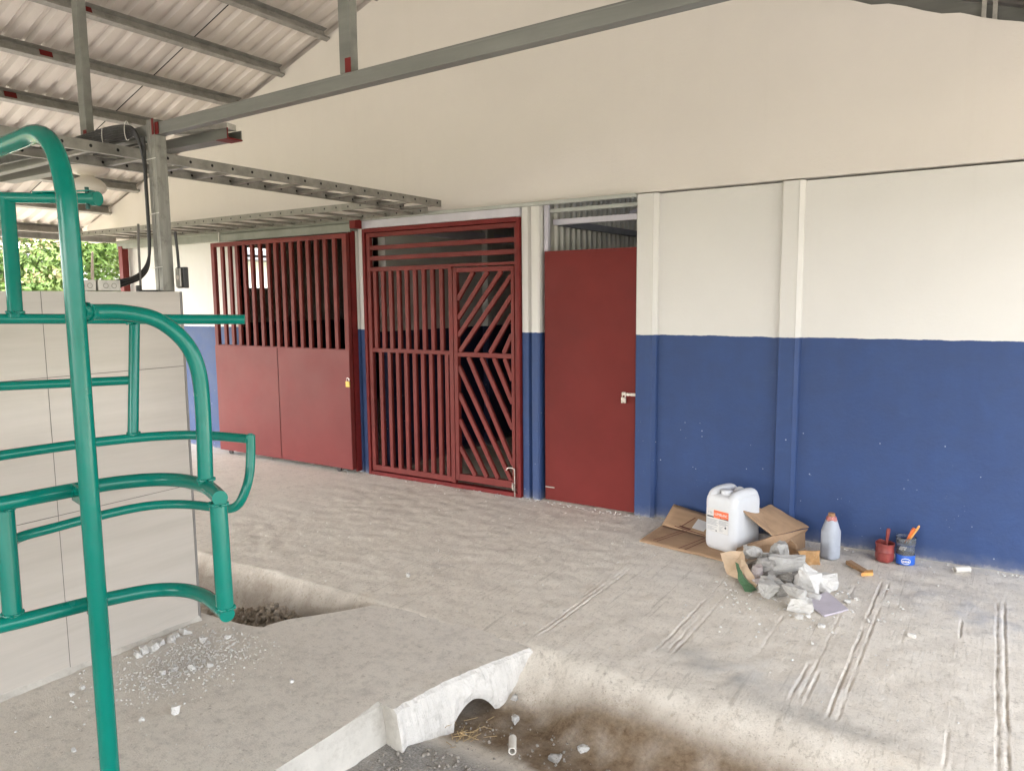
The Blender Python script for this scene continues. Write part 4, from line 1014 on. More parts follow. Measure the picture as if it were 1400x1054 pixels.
# flattened carton under and left of the can
def carton_left():
    t = thing('flattened_carton', 'flattened brown carton with one flap leaning on the blue wall, white sticker', 'carton', (-1.7, 4.85, 0))
    th = .006
    def grid(corners, nu, nv, amp, seed):
        a, b, c, d = [Vector(p) for p in corners]; vs = []; fs = []
        for j in range(nv + 1):
            for i in range(nu + 1):
                u = i / nu; v = j / nv; p = (a * (1 - u) + b * u) * (1 - v) + (d * (1 - u) + c * u) * v
                p.z += amp * fbm(p.x * 4, p.y * 4, seed, 3); vs.append(p)
        for j in range(nv):
            for i in range(nu): fs.append((j * (nu + 1) + i, j * (nu + 1) + i + 1, (j + 1) * (nu + 1) + i + 1, (j + 1) * (nu + 1) + i))
        return vs, fs
    mb = MB(); vs, fs = grid(((-1.97, 4.645, .008), (-1.235, 4.525, .008), (-1.23, 4.84, .010), (-1.945, 4.995, .030)), 16, 8, .008, 1); mb.add(vs, fs)
    o = mb.build('base', M['card'], t, smooth=True, fix=False); s = o.modifiers.new('s', 'SOLIDIFY'); s.thickness = th
    mb = MB(); vs, fs = grid(((-1.945, 4.995, .030), (-1.40, 4.875, .012), (-1.37, 5.165, .055), (-1.932, 5.190, .138)), 12, 6, .006, 4); mb.add(vs, fs)
    o2 = mb.build('flap', M['card'], t, smooth=True, fix=False); s = o2.modifiers.new('s', 'SOLIDIFY'); s.thickness = th
    # sticker and printed lines
    def strip(p, q, w, mat, name, par, lift=.004):
        p = Vector(p); q = Vector(q); MB().bar(p + Vector((0, 0, lift)), q + Vector((0, 0, lift)), w, .0012, (0, 0, 1)).build(name, mat, par)
    def onflap(u, v):
        a, b, c, d = Vector((-1.945, 4.995, .030)), Vector((-1.40, 4.875, .012)), Vector((-1.37, 5.165, .055)), Vector((-1.932, 5.190, .138)); return (a * (1 - u) + b * u) * (1 - v) + (d * (1 - u) + c * u) * v
    def onbase(u, v):
        a, b, c, d = Vector((-1.97, 4.645, .008)), Vector((-1.235, 4.525, .008)), Vector((-1.23, 4.84, .010)), Vector((-1.945, 4.995, .030)); return (a * (1 - u) + b * u) * (1 - v) + (d * (1 - u) + c * u) * v
    up = Vector((0, -.1, .9)).normalized() * .005
    q = [onflap(.40, .20) + up, onflap(.57, .18) + up, onflap(.57, .62) + up, onflap(.40, .66) + up]
    MB().sheet(q, .001).build('sticker', M['sticker'], o2)
    for (u0, v0, u1, v1), w in (((.18, .05, .62, .02), .012), ((.24, .12, .40, .10), .02), ((.26, .10, .36, .66), .008)):
        strip(onflap(u0, v0), onflap(u1, v1), w, M['print'], 'print_line', o2, .007)
    for (u0, v0, u1, v1), w in (((.12, .12, .25, .98), .006), ((.16, .10, .29, .98), .006), ((.40, .02, .50, .85), .006), ((.46, .02, .55, .90), .006)):
        strip(onbase(u0, v0), onbase(u1, v1), w, M['print'], 'print_line', o, .008)
carton_left()

def carton_right():
    t = thing('open_carton', 'bent open brown carton flap leaning between the jerrycan and the blue wall', 'carton', (-1.1, 4.9, 0))
    a = (-1.350, 4.735, .325); b = (-1.293, 5.0, .266); c = (-1.254, 5.0, .244); d = (-1.224, 5.15, .238); e = (-.966, 5.10, .139); f = (-1.126, 4.78, .140)
    g = (-1.300, 4.60, .068); g2 = (-1.06, 4.82, .118)
    cf = lambda p, q, s: tuple(Vector(p).lerp(Vector(q), s))
    MB().sheet([a, b, c, f], .006).build('flap', M['card'], t, bevel=.001)
    MB().sheet([c, d, e, f], .006).build('flap', M['card'], t, bevel=.001)
    MB().sheet([f, (-.972, 5.085, .134), (-.99, 5.09, .10), (-1.085, 4.81, .098), g, (-1.285, 4.57, .098)], .006).build('side', M['card'], t)
    # hidden lower walls that carry the flap
    MB().sheet([(-1.29, 4.60, .07), (-1.085, 4.81, .098), (-1.09, 4.83, .0), (-1.27, 4.63, .0)], .006).build('side', M['card'], t)
    MB().sheet([(-1.085, 4.81, .098), (-.99, 5.09, .10), (-.99, 5.10, 0), (-1.09, 4.83, 0)], .006).build('side', M['card'], t)
carton_right()
def crumple(o, amp, freq, seed, it=4):
    for m in list(o.modifiers): o.modifiers.remove(m)
    bm = bmesh.new(); bm.from_mesh(o.data)
    for k in range(it):
        bmesh.ops.triangulate(bm, faces=bm.faces)
        bmesh.ops.subdivide_edges(bm, edges=[e for e in bm.edges if e.calc_length() > .022], cuts=1)
    bmesh.ops.triangulate(bm, faces=bm.faces)
    for v in bm.verts:
        p = v.co; q = Vector((fbm(p.x * freq + seed, p.y * freq, p.z * freq, 4), fbm(p.x * freq, p.y * freq + seed, p.z * freq, 4), fbm(p.x * freq, p.y * freq, p.z * freq + seed, 4)))
        v.co = p + q * amp
    bm.to_mesh(o.data); bm.free()
for o in list(C.objects):
    if o.parent is not None and o.parent.name.startswith('open_carton'): crumple(o, .006, 7, 3)
def torn_box():
    t = thing('torn_box', 'small torn tan and green box holding the left edge of the rubble', 'box', (-1.18, 4.35, 0))
    MB().sheet([(-1.335, 4.395, .105), (-1.215, 4.455, .125), (-1.160, 4.345, .085), (-1.175, 4.30, .0), (-1.275, 4.34, .0)], .005).build('side', M['cardlight'], t)
    MB().sheet([(-1.215, 4.30, .098), (-1.190, 4.285, .09), (-1.135, 4.215, .050), (-1.055, 4.165, .012), (-1.075, 4.135, .0), (-1.115, 4.140, .0), (-1.165, 4.205, .03)], .004).build('flap', M['cardgreen'], t)
    MB().sheet([(-1.190, 4.34, .115), (-1.15, 4.31, .095), (-1.060, 4.205, .035), (-1.065, 4.18, .008), (-1.125, 4.225, .045), (-1.185, 4.30, .085)], .004).build('lining', M['cardlight'], t)
    t = thing('carton_scrap', 'orange brown printed carton scrap beside the milky bottle', 'carton', (-.9, 4.78, 0))
    MB().sheet([(-.955, 4.725, .092), (-.845, 4.80, .096), (-.842, 4.812, .0), (-.935, 4.738, .0)], .012).build('front', M['cardorange'], t)
    MB().sheet([(-1.065, 4.85, .055), (-1.020, 4.83, .125), (-.975, 4.80, .10), (-.960, 4.80, .0), (-1.04, 4.84, .0)], .006).build('flap', M['card'], t)
    MB().box(-.95, -.93, 4.735, 4.745, .004, .03).build('print', M['print'], t)
torn_box()
for o in list(C.objects):
    if o.parent is not None and o.parent.name.split('.')[0] in ('torn_box', 'carton_scrap') and o.name.split('.')[0] != 'print': crumple(o, .007, 16, 5)

def chunk(label, loc, size, mat, seed, rot=0, flat=1.0, sharp=True):
    rnd = random.Random(seed); bm = bmesh.new()
    for k in range(20):
        v = Vector((rnd.uniform(-1, 1), rnd.uniform(-1, 1), rnd.uniform(-1, 1)))
        v = v / max(abs(v.x), abs(v.y), abs(v.z)) * rnd.uniform(.8, 1.12)
        bm.verts.new((v.x * size[0] / 2, v.y * size[1] / 2, v.z * size[2] / 2))
    r = bmesh.ops.convex_hull(bm, input=bm.verts)
    for v in [v for v in bm.verts if not v.link_faces]: bm.verts.remove(v)
    bmesh.ops.triangulate(bm, faces=bm.faces)
    bmesh.ops.subdivide_edges(bm, edges=bm.edges, cuts=4, use_grid_fill=True)
    bmesh.ops.triangulate(bm, faces=bm.faces)
    m = max(size)
    for v in bm.verts:
        n = v.co.normalized(); v.co += n * m * .07 * fbm(v.co.x / m * 3 + seed, v.co.y / m * 3, v.co.z / m * 3, 4) + n * m * .05 * fbm(v.co.x / m * 9 + seed, v.co.y / m * 9, v.co.z / m * 9, 3)
    bmesh.ops.recalc_face_normals(bm, faces=bm.faces)
    me = bpy.data.meshes.new('rubble_chunk'); bm.to_mesh(me); bm.free(); me.materials.append(mat)
    me.transform(Matrix.Rotation(rot, 4, 'Z'))
    o = bpy.data.objects.new('rubble_chunk', me); C.objects.link(o); o.location = loc; WL[o] = Vector(loc)
    tag(o, label, 'rubble', 'broken concrete and plaster chunks beside the carton')
    return o
CH = [('pale angular chunk at the back of the rubble against the carton edge', (-1.17, 4.51, .10), (.115, .10, .085), 'mortar', 1, .3),
      ('small grey chunk tucked behind the long slab in the rubble', (-1.10, 4.50, .09), (.085, .07, .07), 'concrete', 2, .2),
      ('pointed triangular grey chunk standing at the rear of the rubble', (-1.05, 4.66, .085), (.12, .09, .13), 'mortar', 3, .6),
      ('long pale slab lying across the top of the rubble', (-.955, 4.43, .105), (.20, .11, .085), 'mortar', 4, .5),
      ('mid grey lump joined to the left end of the long slab', (-1.055, 4.37, .085), (.14, .10, .10), 'concrete', 5, .2),
      ('pinkish chunk leaning beside the green carton flap', (-1.088, 4.30, .06), (.06, .06, .085), 'pinkgrey', 6, .1),
      ('flat brownish sliver lying under the long slab in the rubble', (-1.015, 4.255, .045), (.16, .05, .04), 'pinkgrey', 7, .75),
      ('smooth pale wedge in the middle of the rubble', (-.985, 4.245, .055), (.12, .07, .06), 'mortar', 8, .4),
      ('grey wedge under the shadow of the long slab', (-.915, 4.31, .05), (.11, .08, .065), 'concrete', 9, -.6),
      ('square white faced chunk at the front of the rubble', (-.985, 4.13, .045), (.115, .09, .09), 'mortar', 10, .35),
      ('little grey stone next to the square white chunk', (-.915, 4.165, .037), (.065, .06, .075), 'concrete', 11, 0),
      ('biggest bright white chunk standing at the right of the rubble', (-.795, 4.27, .088), (.135, .12, .175), 'plaster', 12, .4),
      ('rough white chunk to the right of the biggest one', (-.715, 4.36, .05), (.10, .085, .10), 'plaster', 13, .2),
      ('flat pale disc of plaster resting on top of another white lump', (-.812, 4.045, .092), (.13, .10, .06), 'mortar', 14, -.5),
      ('bright white lump nearest to us under the plaster disc', (-.79, 4.02, .036), (.125, .09, .075), 'plaster', 15, .2),
      ('small white bit between the biggest chunk and the lilac tile', (-.755, 4.20, .022), (.07, .06, .045), 'plaster', 16, 0),
      ('dark grey chunk buried deep inside the rubble', (-1.12, 4.42, .045), (.12, .10, .09), 'concrete', 17, 0),
      ('rounded grey chunk in the hollow beneath the long slab', (-.98, 4.36, .04), (.13, .11, .08), 'concrete', 18, .3),
      ('low grey chunk at the bottom behind the biggest white one', (-.86, 4.37, .04), (.12, .11, .08), 'concrete', 19, .3)]
for l, p, s, m, k, r in CH: chunk(l, p, s, M[m], k, r)
# bits and crumbs lying about
def crumb(label, xy, size, mat, seed, z=None, cat='crumb', group='white plaster crumbs on the concrete'):
    o = chunk(label, (xy[0], xy[1], (size[2] * .42 if z is None else z)), size, mat, seed); o.name = 'plaster_crumb'; tag(o, label, cat, group); return o
SL = 'white plaster crumb lying on the walkway near the green upright'
WLB = 'white plaster lump in the row along the foot of the tiled wall'
for k, (x, y, s) in enumerate([(-3.325, 1.90, .05), (-3.315, 1.94, .06), (-3.335, 1.99, .05), (-3.32, 2.04, .045), (-3.30, 1.86, .04), (-3.345, 2.08, .035), (-3.34, 2.13, .05)]):
    crumb(WLB, (x, y), (s, s * .8, s * .7), M['plaster'], 40 + k)
for k, (x, y, s) in enumerate([(-2.771, 1.558, .022), (-3.232, 1.564, .028), (-3.207, 1.509, .022), (-2.791, 1.305, .02), (-3.02, 1.86, .05), (-3.05, 1.82, .03), (-2.98, 1.92, .03), (-2.93, 1.98, .028), (-3.0, 1.70, .02), (-2.5, 2.08, .02), (-3.18, 2.12, .04), (-3.10, 2.2, .03)]):
    crumb(SL, (x, y), (s, s * .8, s * .75), M['plaster'], 60 + k)
crumb('largest lone white pebble on the walkway in front of the tiled wall', (-2.705, 1.661), (.034, .028, .034), M['plaster'], 80)
crumb('lone white pebble on the yard concrete beyond the walkway', (-2.894, 3.314), (.026, .024, .022), M['plaster'], 81)
for k, (x, y, s) in enumerate([(-.775, 3.92, .035), (-.658, 3.869, .03), (-.74, 3.96, .022), (-.60, 4.27, .03), (-.56, 4.33, .025), (-.65, 4.40, .022)]):
    crumb('white crumb lying just in front of the rubble heap', (x, y), (s * 1.2, s, s * .6), M['plaster'], 90 + k)
crumb('white crumb alone on the concrete right of the long grooves', (-.263, 3.986), (.04, .03, .02), M['plaster'], 97)

def crumbs_stuff():
    rnd = random.Random(3); mb = MB()
    def bit(x, y, z, s):
        a = rnd.uniform(0, 6.28); c, sn = math.cos(a), math.sin(a)
        vs = []
        for px, py, pz in ((-1, -.8, 0), (1, -.7, 0), (.8, .9, 0), (-.9, .8, 0), (-.5, -.4, 1), (.6, -.3, .8), (.4, .5, .9), (-.4, .5, 1)):
            px *= rnd.uniform(.7, 1.1) * s; py *= rnd.uniform(.7, 1.1) * s; vs.append((x + px * c - py * sn, y + px * sn + py * c, z + pz * s * rnd.uniform(.6, 1.1)))
        mb.add(vs, [(4, 5, 6, 7), (0, 1, 5, 4), (1, 2, 6, 5), (2, 3, 7, 6), (3, 0, 4, 7)])
    for k in range(2400):
        x = rnd.gauss(-3.08, .15); y = rnd.gauss(1.98, .20)
        if x < -3.40 or y > 2.30: continue
        bit(x, y, .0005, rnd.choice([.0012, .0016, .002, .0025, .004, .0055]))
    for k in range(250): 
        bit(rnd.uniform(-3.38, -2.1), rnd.uniform(1.1, 2.5), .001, rnd.choice([.0015, .002, .003]))
    for k in range(420):
        x = rnd.gauss(-.85, .25); y = rnd.gauss(4.2, .3)
        if 3.0 < y < 5.15: bit(x, y, .002, rnd.choice([.002, .003, .004, .007]))
    for k in range(420):
        x = rnd.uniform(-4.5, .6); y = rnd.uniform(3.0, 5.15); bit(x, y, .001, rnd.choice([.002, .0025, .0035, .005]))
    for k in range(500):
        x = rnd.uniform(-6.5, .6); y = 5.21 - abs(rnd.gauss(0, .05))
        bit(x, y, .001, rnd.choice([.002, .003, .005, .008]))
    o = mb.build('plaster_grit', M['plaster'], origin=(0, 0, 0)); tag(o, 'scatter of fine plaster grit over the concrete and walkway', 'grit', kind='stuff')
    # soil clods in the left ditch and pebbles in the gutter
    mb = MB()
    bm0 = bmesh.new(); bmesh.ops.create_icosphere(bm0, subdivisions=1, radius=1); V0 = [v.co.copy() for v in bm0.verts]; F0 = [tuple(v.index for v in f.verts) for f in bm0.faces]; bm0.free()
    def clod(x, y, z, s):
        sx, sy, sz = (rnd.uniform(.7, 1.3) for _ in range(3)); vs = []
        for v in V0: 
            k = 1 + .35 * rnd.uniform(-1, 1); vs.append((x + v.x * s * sx * k, y + v.y * s * sy * k, z + v.z * s * sz * k))
        mb.add(vs, F0)
    for k in range(1500):
        x = rnd.gauss(-3.36, .20); y = rnd.gauss(2.67, .085)
        if not (2.42 < y < 2.86 and -4.2 < x < -2.95): continue
        h = .15 * math.exp(-(((x + 3.33) / .24) ** 2 + ((y - 2.68) / .12) ** 2))
        clod(x, y, -.215 + h * rnd.uniform(.5, 1.1) + .10 * max(0, (y - 2.74)), rnd.choice([.007, .010, .014, .018]))
    o = mb.build('gravel', M['soil'], origin=(0, 0, 0)); tag(o, 'heap of brown clotted gravel in the ditch beside the tiled wall', 'gravel', kind='stuff')
    mb = MB()
    for k in range(520):
        x = rnd.uniform(-1.9, .5); y = rnd.gauss(2.47, .11)
        clod(x, y, -.207 + .10 * max(0, y - 2.66), rnd.choice([.002, .003, .004, .006]))
    for k in range(900):
        x = rnd.uniform(-2.02, -1.2); y = rnd.uniform(1.5, 2.25)
        clod(x, y, -.172, rnd.choice([.003, .004, .006, .008]))
    o = mb.build('gutter_grit', simple('lane grit', (.26, .235, .205), .95, .35, 60, .5, 90), origin=(0, 0, 0)); tag(o, 'loose grit along the gutter and the lower lane', 'grit', kind='stuff')
crumbs_stuff()
for lab, loc, s, m, k in [('round tan stone lying in the brown gutter', (-1.335, 2.60, -.205), (.055, .05, .045), 'mortar', 201), ('small stone near the mouth of the culvert', (-1.70, 2.64, -.20), (.035, .03, .035), 'mortar', 202), ('clod of soil in the gutter below the tan stone', (-1.42, 2.50, -.212), (.05, .04, .03), 'concrete', 203), ('pale stone right at the culvert edge', (-1.77, 2.74, -.165), (.03, .025, .025), 'mortar', 204)]:
    o = chunk(lab, loc, s, M[m], k); o.name = 'gutter_stone'; tag(o, lab, 'stone', 'stones in the gutter')
def straw():
    rnd = random.Random(9); mb = MB()
    for k in range(32):
        x = rnd.gauss(-1.79, .05); y = rnd.gauss(2.40, .05); a = rnd.uniform(0, 3.14); L = rnd.uniform(.02, .07)
        p = Vector((x, y, -.19 + rnd.uniform(0, .02))); q = p + Vector((math.cos(a) * L, math.sin(a) * L, rnd.uniform(-.008, .02)))
        mb.bar(p, q, .0022, .0016, (0, 0, 1))
    o = mb.build('straw', M['straw'], origin=(0, 0, 0)); tag(o, 'wisps of dry straw at the mouth of the culvert', 'straw', kind='stuff')
straw()
def hollow(name, a, b, ro, ri, mat, label, group=None):
    a = Vector(a); b = Vector(b); mb = MB(); d = (b - a).normalized(); u = d.orthogonal().normalized(); w = d.cross(u); n = 24
    rings = [(a, ro), (b, ro), (b, ri), (a, ri)]
    vs = [p + (u * math.cos(2 * math.pi * k / n) + w * math.sin(2 * math.pi * k / n)) * r for p, r in rings for k in range(n)]
    fs = [(i * n + k, i * n + (k + 1) % n, ((i + 1) % 4) * n + (k + 1) % n, ((i + 1) % 4) * n + k) for i in range(4) for k in range(n)]
    mb.add(vs, fs); o = mb.build(name, mat, smooth=True); tag(o, label, 'pipe offcut', group); return o
hollow('pipe_offcut', (-.128, 5.075, .020), (-.055, 5.135, .020), .0195, .0165, M['pvc'], 'short pale pipe offcut lying near the foot of the blue wall')
hollow('pipe_offcut', (-1.625, 2.50, -.192), (-1.575, 2.42, -.192), .0165, .012, M['pvc'], 'short pale pipe offcut lying in the brown gutter')
t = MB().sheet([(-.785, 4.125, .018), (-.665, 4.000, .012), (-.572, 4.150, .012), (-.712, 4.330, .020)], .010).build('tile_piece', M['lilac'], bevel=.001); tag(t, 'flat lilac grey piece of tile lying beside the rubble', 'tile')
t = thing('wood_scrap', 'small wood offcut with an orange end lying in front of the paint pots', 'wood scrap', (-.61, 4.82, 0))
MB().sheet([(-.700, 4.885, .028), (-.575, 4.765, .020), (-.555, 4.790, .020), (-.675, 4.915, .028)], .024).build('stick', M['wood'], t)
MB().sheet([(-.590, 4.722, .022), (-.532, 4.768, .022), (-.540, 4.818, .022), (-.572, 4.790, .022)], .020).build('end', M['woodend'], t)

def bottle():
    c = (-.808, 4.975, 0)
    t = thing('plastic_bottle', 'milky plastic bottle with a reddish stained neck standing by the wall', 'bottle', c)
    prof = [(.0, .001), (.048, .001), (.054, .008), (.055, .03), (.0545, .075), (.055, .08), (.055, .165), (.0545, .178), (.049, .20), (.039, .232), (.031, .256), (.027, .268), (.024, .272)]
    n = 36; mb = MB(); vs = []
    for r, z in prof:
        for k in range(n):
            a = 2 * math.pi * k / n; sq = 1 + .07 * math.cos(4 * a) * (1 if z < .2 else .3); vs.append((c[0] + r * sq * math.cos(a + .3), c[1] + r * sq * math.sin(a + .3), z))
    mb.add(vs, [(i * n + k, i * n + (k + 1) % n, (i + 1) * n + (k + 1) % n, (i + 1) * n + k) for i in range(len(prof) - 1) for k in range(n)] + [tuple(range(n))])
    mb.build('body', M['milky'], t, smooth=True)
    MB().lathe((c[0], c[1], .008), [(.0, 0), (.0485, 0), (.0490, .165), (.045, .185), (.02, .24), (0, .241)], 30).build('liquid', simple('milky liquid', (.52, .56, .66), .4, .03, 6, 0), t, smooth=True)
    MB().lathe((c[0], c[1], 0), [(.0348, .243), (.0322, .256), (.0278, .270), (.022, .274), (.022, .270)], 30, cap=False).build('stain', simple('red stain', (.40, .13, .11), .6, .35, 60, .2, dirt=(.65, .60, .62), dirt_amt=.9), t, smooth=True)
    MB().lathe((c[0], c[1], .270), [(.021, 0), (.021, .020), (.019, .022), (0, .022)], 24).build('cap', simple('brown cap', (.33, .18, .09), .6, .2, 40), t, smooth=True)
bottle()
def brush(label, a, b, w0, w1, th, mat, cat='paintbrush', name='paintbrush', head=None):
    a = Vector(a); b = Vector(b); t = thing(name, label, cat, a); d = b - a
    mb = MB(); pts = [a, a.lerp(b, .3), a.lerp(b, .6), a.lerp(b, .85), a.lerp(b, .97), b]; ws = [w0, w0 * .8, w1 * .8, w1, w1 * .9, w1 * .4]
    mb.tube(pts, [w * .5 for w in ws], 12); mb.build('handle', mat, t, smooth=True)
    if head:
        MB().bar(a - d.normalized() * .04, a + d.normalized() * .022, w0 * 1.5, .012, (0, 1, 0)).build('ferrule', M['chrome'] if head == 'm' else M['redpot'], t, bevel=.002)
    return t
def pots():
    c = (-.508, 5.085, 0)
    t = thing('paint_pot', 'squat cut down pot crusted with red paint by the blue wall', 'paint pot', c)
    n = 36; prof = [(.0, .001), (.040, .001), (.047, .008), (.0515, .025), (.053, .045), (.052, .062), (.055, .068), (.0525, .078), (.0525, .110), (.054, .118), (.0505, .118), (.049, .105), (.048, .04), (0, .038)]
    mb = MB(); vs = []
    for i, (r, z) in enumerate(prof):
        for k in range(n):
            a = 2 * math.pi * k / n; lob = 1 + (.05 * math.cos(6 * a) if z < .05 else 0); zz = z + (.008 * math.sin(3 * a + 1) if z > .1 else 0)
            vs.append((c[0] + r * lob * math.cos(a), c[1] + r * lob * math.sin(a), zz))
    mb.add(vs, [(i * n + k, i * n + (k + 1) % n, (i + 1) * n + (k + 1) % n, (i + 1) * n + k) for i in range(len(prof) - 1) for k in range(n)])
    mb.build('body', M['redpot'], t, smooth=True)
    MB().lathe((c[0], c[1], 0), [(.0548, .106), (.0562, .112), (.0555, .120), (.052, .119)], n, cap=False).build('rim', M['redpot'], t, smooth=True)
    brush('red paint covered brush standing handle up in the red pot', (-.503, 5.085, .078), (-.492, 5.085, .214), .018, .024, .02, M['redpot'], head='r')
    c = (-.395, 5.11, 0)
    t = thing('clear_tub', 'clear plastic tub with a blue label and brushes by the wall', 'tub', c)
    prof = [(.0, .001), (.048, .001), (.0535, .005), (.054, .06), (.0515, .064), (.0505, .085), (.0525, .098), (.047, .108), (.0525, .118), (.0565, .135), (.0565, .168), (.055, .170), (.0545, .135), (.045, .108), (.0505, .098), (.0488, .085), (.0498, .064), (.051, .006), (0, .004)]
    MB().lathe(c, prof, 36, cap=False).build('body', M['cleartub'], t, smooth=True)
    MB().lathe(c, [(.0546, .003), (.0552, .006), (.0552, .061), (.0546, .063)], 36, cap=False).build('label', M['bluelabel'], t, smooth=True)
    lb = [o for o in t.children if o.name.startswith('label')][0]
    # white oval badge wrapped on the label, facing the yard
    def wrap(u, z, r): a = R(-90) + R(10) + u / .0552; return (c[0] + r * math.cos(a), c[1] + r * math.sin(a), z)
    mb = MB(); n = 28
    for (ru, rz_, rad, mi) in ((.027, .019, .0556, 0), (.0235, .0155, .0559, 1)):
        ring = [wrap(ru * math.cos(2 * math.pi * k / n) * 1, .028 + rz_ * math.sin(2 * math.pi * k / n), rad) for k in range(n)]; cc = wrap(0, .028, rad)
        mb.add([cc] + ring, [(0, 1 + k, 1 + (k + 1) % n) for k in range(n)], mi)
    ring = []
    q = [(-.019, .022), (-.008, .021), (.002, .0205), (.012, .021), (.019, .022), (.019, .030), (.012, .0315), (.002, .032), (-.008, .0315), (-.019, .030)]
    for u, z in q: ring.append(wrap(u, z, .0562))
    mb.add([wrap(0, .026, .0562)] + ring, [(0, 1 + k, 1 + (k + 1) % 10) for k in range(10)], 0)
    mb.build('badge', [M['whiteink'], M['bluelabel']], lb)
    bd = [o for o in lb.children if o.name.startswith('badge')][0]
    MB().lathe((c[0], c[1], .120), [(.0540, .0), (.0546, .012), (.0540, .024)], 30, cap=False).build('paint_residue', simple('blue residue', (.03, .06, .16), .6, .5, 50, .3), t, smooth=True)
    txt = text_mesh('SUR', .013, M['darkprint'], 'lettering', lb, (0, 0, 0), 0, ext=.0002)
    for v in txt.data.vertices:
        u, z = v.co.x * 1.1, v.co.z; p = wrap(u, .0262 + z, .0566 + (.0002 if v.co.y < 0 else 0)); v.co = Vector(p) - Vector(c)
    brush('orange handled paintbrush leaning left in the clear tub', (-.402, 5.10, .118), (-.352, 5.11, .232), .020, .024, .01, M['orangewood'], head='m')
    brush('thin orange and white brush leaning right in the clear tub', (-.392, 5.095, .118), (-.326, 5.105, .252), .014, .014, .01, M['woodend'], head='m')
pots()

# ------------------------------------------------------------------ outside on the left
def foliage(mb, c, rad, n, leaf, rnd, mats=2, squash=1):
    c = Vector(c)
    for k in range(n):
        v = Vector((rnd.gauss(0, 1), rnd.gauss(0, 1), rnd.gauss(0, 1))).normalized() * (rnd.random() ** .45)
        p = c + Vector((v.x * rad[0], v.y * rad[1], v.z * rad[2]))
        nrm = (v + Vector((rnd.uniform(-1, 1), rnd.uniform(-1, 1), rnd.uniform(-.2, 1.2)))).normalized()
        u = nrm.orthogonal().normalized(); u.rotate(Matrix.Rotation(rnd.uniform(0, 6.28), 3, nrm)); w = nrm.cross(u); s = leaf * rnd.uniform(.6, 1.3)
        mb.add([p - u * s, p + w * s * .45 + nrm * s * .12, p + u * s, p - w * s * .45 + nrm * s * .12], [(0, 1, 2, 3)], 1 if (v.z > .35 and rnd.random() < .5) else 0)
def bush(label, base, h, w, n, mats, seed, leaf=.05, name='bush'):
    rnd = random.Random(seed); b = Vector(base); t = thing(name, label, 'bush' if name == 'bush' else 'tree', base)
    mb = MB()
    for k in range(7):
        a = rnd.uniform(0, 6.28); e = b + Vector((math.cos(a) * w * .5 * rnd.random(), math.sin(a) * w * .5 * rnd.random(), h * rnd.uniform(.6, .95)))
        mid = b.lerp(e, .5) + Vector((rnd.uniform(-.2, .2), rnd.uniform(-.2, .2), 0))
        mb.tube(crv([b + Vector((rnd.uniform(-.1, .1), rnd.uniform(-.1, .1), 0)), mid, e], 5), [.07 - .055 * i / 10 for i in range(11)], 7)
    mb.build('trunk', M['bark'], t, smooth=True)
    mb = MB(); nc = 26
    for k in range(nc):
        a = rnd.uniform(0, 6.28); r = w * .5 * math.sqrt(rnd.random()); z = h * rnd.uniform(.18, .92)
        sz = w * rnd.uniform(.13, .26)
        foliage(mb, b + Vector((r * math.cos(a), r * math.sin(a), z)), (sz, sz, sz * .75), int(n * 2.2) // nc, leaf, rnd)
    mb.build('crown', mats, t, fix=False)
bush('bright green bush with pinkish new leaves beyond the wall, at left of the red post', (-13.0, 7.6, 0), 3.3, 2.7, 9000, [M['leaf'], M['leafpink']], 1)
bush('dense yellow green bush behind the green pipe upright', (-13.2, 6.5, 0), 3.9, 2.6, 9000, [M['leaf'], M['leafpink']], 2)
bush('taller olive bush with sparse top, rising toward the eaves at far left', (-14.2, 5.6, 0), 4.6, 2.4, 7000, [M['leafpink'], M['leaf']], 3)
bush('grey green loose tree at the left edge beyond the wall', (-13.2, 4.6, 0), 4.1, 2.2, 5000, [M['leafgrey'], M['leaf']], 4)
bush('low green hedge bush between the taller bushes and the eaves post', (-12.0, 7.9, 0), 2.6, 2.2, 6000, [M['leaf'], M['leaf']], 5)
def neighbour():
    t = thing('neighbour_house', 'white house with a grey fascia far beyond the bushes', 'house', (-24, 15.5, 0))
    w = simple('white render', (.78, .77, .75), .7, .05, 1)
    MB().box(-30, -22, 11.7, 22, 0, 3.75).build('wall', w, t)
    MB().box(-30, -20.8, 11.5, 22.3, 3.05, 3.35).build('fascia', simple('grey fascia', (.28, .27, .30), .6, .05, 2), t)
    MB().box(-30, -20.9, 11.6, 22.2, 3.36, 5.4).build('parapet', w, t)
neighbour()
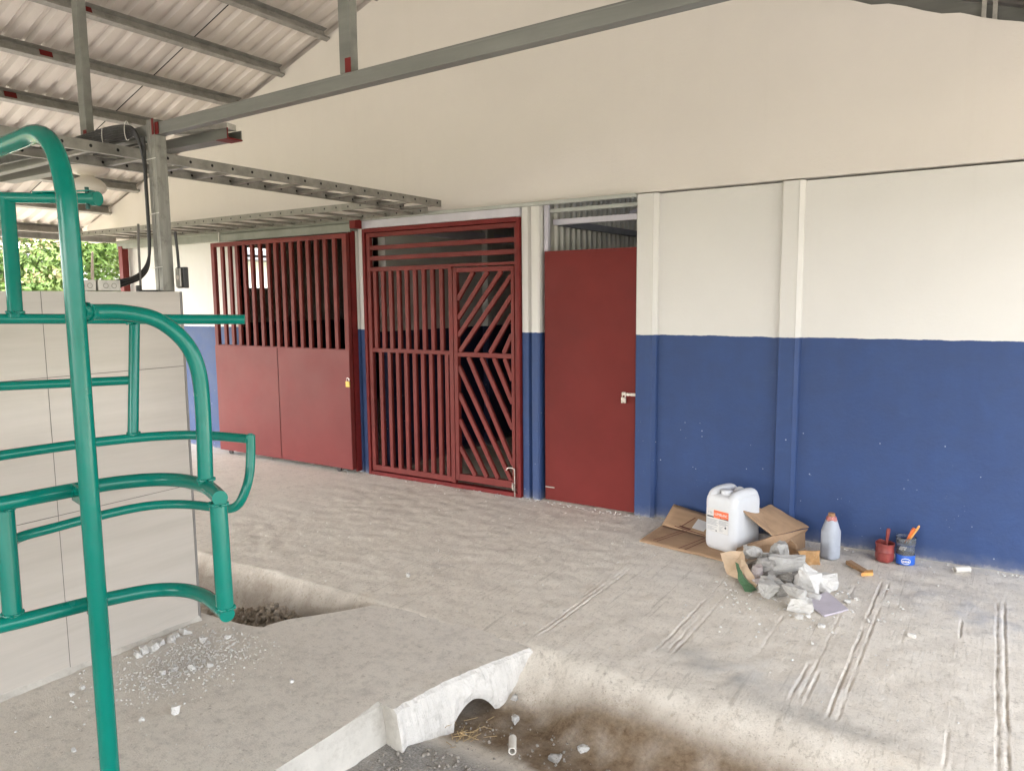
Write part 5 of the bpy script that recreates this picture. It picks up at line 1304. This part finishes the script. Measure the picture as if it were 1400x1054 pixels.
t = tag(MB().tube([(-11.3, 4.98, 0), (-11.33, 4.95, 2.35)], .03, 10).build('slim_post', simple('dark pole', (.03, .03, .03), .6)), 'thin dark post in front of the bushes at far left', 'post')

# ------------------------------------------------------------------ light, sky, camera
SUN_AZ = R(205); SUN_EL = R(48)
w = bpy.data.worlds.new('World'); sc.world = w; w.use_nodes = True
nt = w.node_tree; bg = nt.nodes['Background']; sky = nt.nodes.new('ShaderNodeTexSky'); sky.sky_type = 'NISHITA'; sky.sun_disc = False
sky.sun_elevation = SUN_EL; sky.dust_density = 3.5; sky.air_density = 1.0; sky.ozone_density = 1.0
hs = nt.nodes.new('ShaderNodeHueSaturation'); hs.inputs['Saturation'].default_value = .25
nt.links.new(sky.outputs[0], hs.inputs['Color']); nt.links.new(hs.outputs[0], bg.inputs[0]); bg.inputs[1].default_value = .15
# direction towards the sun (behind the camera, to the left)
sd = Vector((-.52, -.85, .0)).normalized() * math.cos(SUN_EL) + Vector((0, 0, math.sin(SUN_EL)))
sky.sun_rotation = math.atan2(sd.x, sd.y)
L = bpy.data.lights.new('Sun', 'SUN'); L.energy = 2.0; L.angle = R(12); L.color = (1, .95, .88)
lo = bpy.data.objects.new('Sun', L); C.objects.link(lo); lo.rotation_euler = sd.to_track_quat('Z', 'Y').to_euler(); lo.location = (-5, -10, 12)

cam = bpy.data.cameras.new('Camera'); co = bpy.data.objects.new('Camera', cam); C.objects.link(co)
cam.sensor_width = 36; cam.lens = 1024 / 1400 * 36; cam.clip_end = 500; cam.clip_start = .05
Mx = Matrix(((0.84088207, 0.05416564, -0.53850109), (0.54114716, -0.10028681, 0.83492653), (-0.00878023, -0.99348308, -0.11364096)))
rot = Matrix((Mx.col[0], -Mx.col[1], -Mx.col[2])).transposed()
co.matrix_world = Matrix.Translation((0, 0, 1.65)) @ rot.to_4x4()
sc.camera = co
sc.view_settings.view_transform = 'Standard'; sc.view_settings.look = 'None'; sc.view_settings.exposure = 3.5; sc.view_settings.gamma = 1
sc.cycles.max_bounces = 7; sc.cycles.diffuse_bounces = 5; sc.cycles.caustics_reflective = False; sc.cycles.caustics_refractive = False; sc.cycles.transmission_bounces = 5
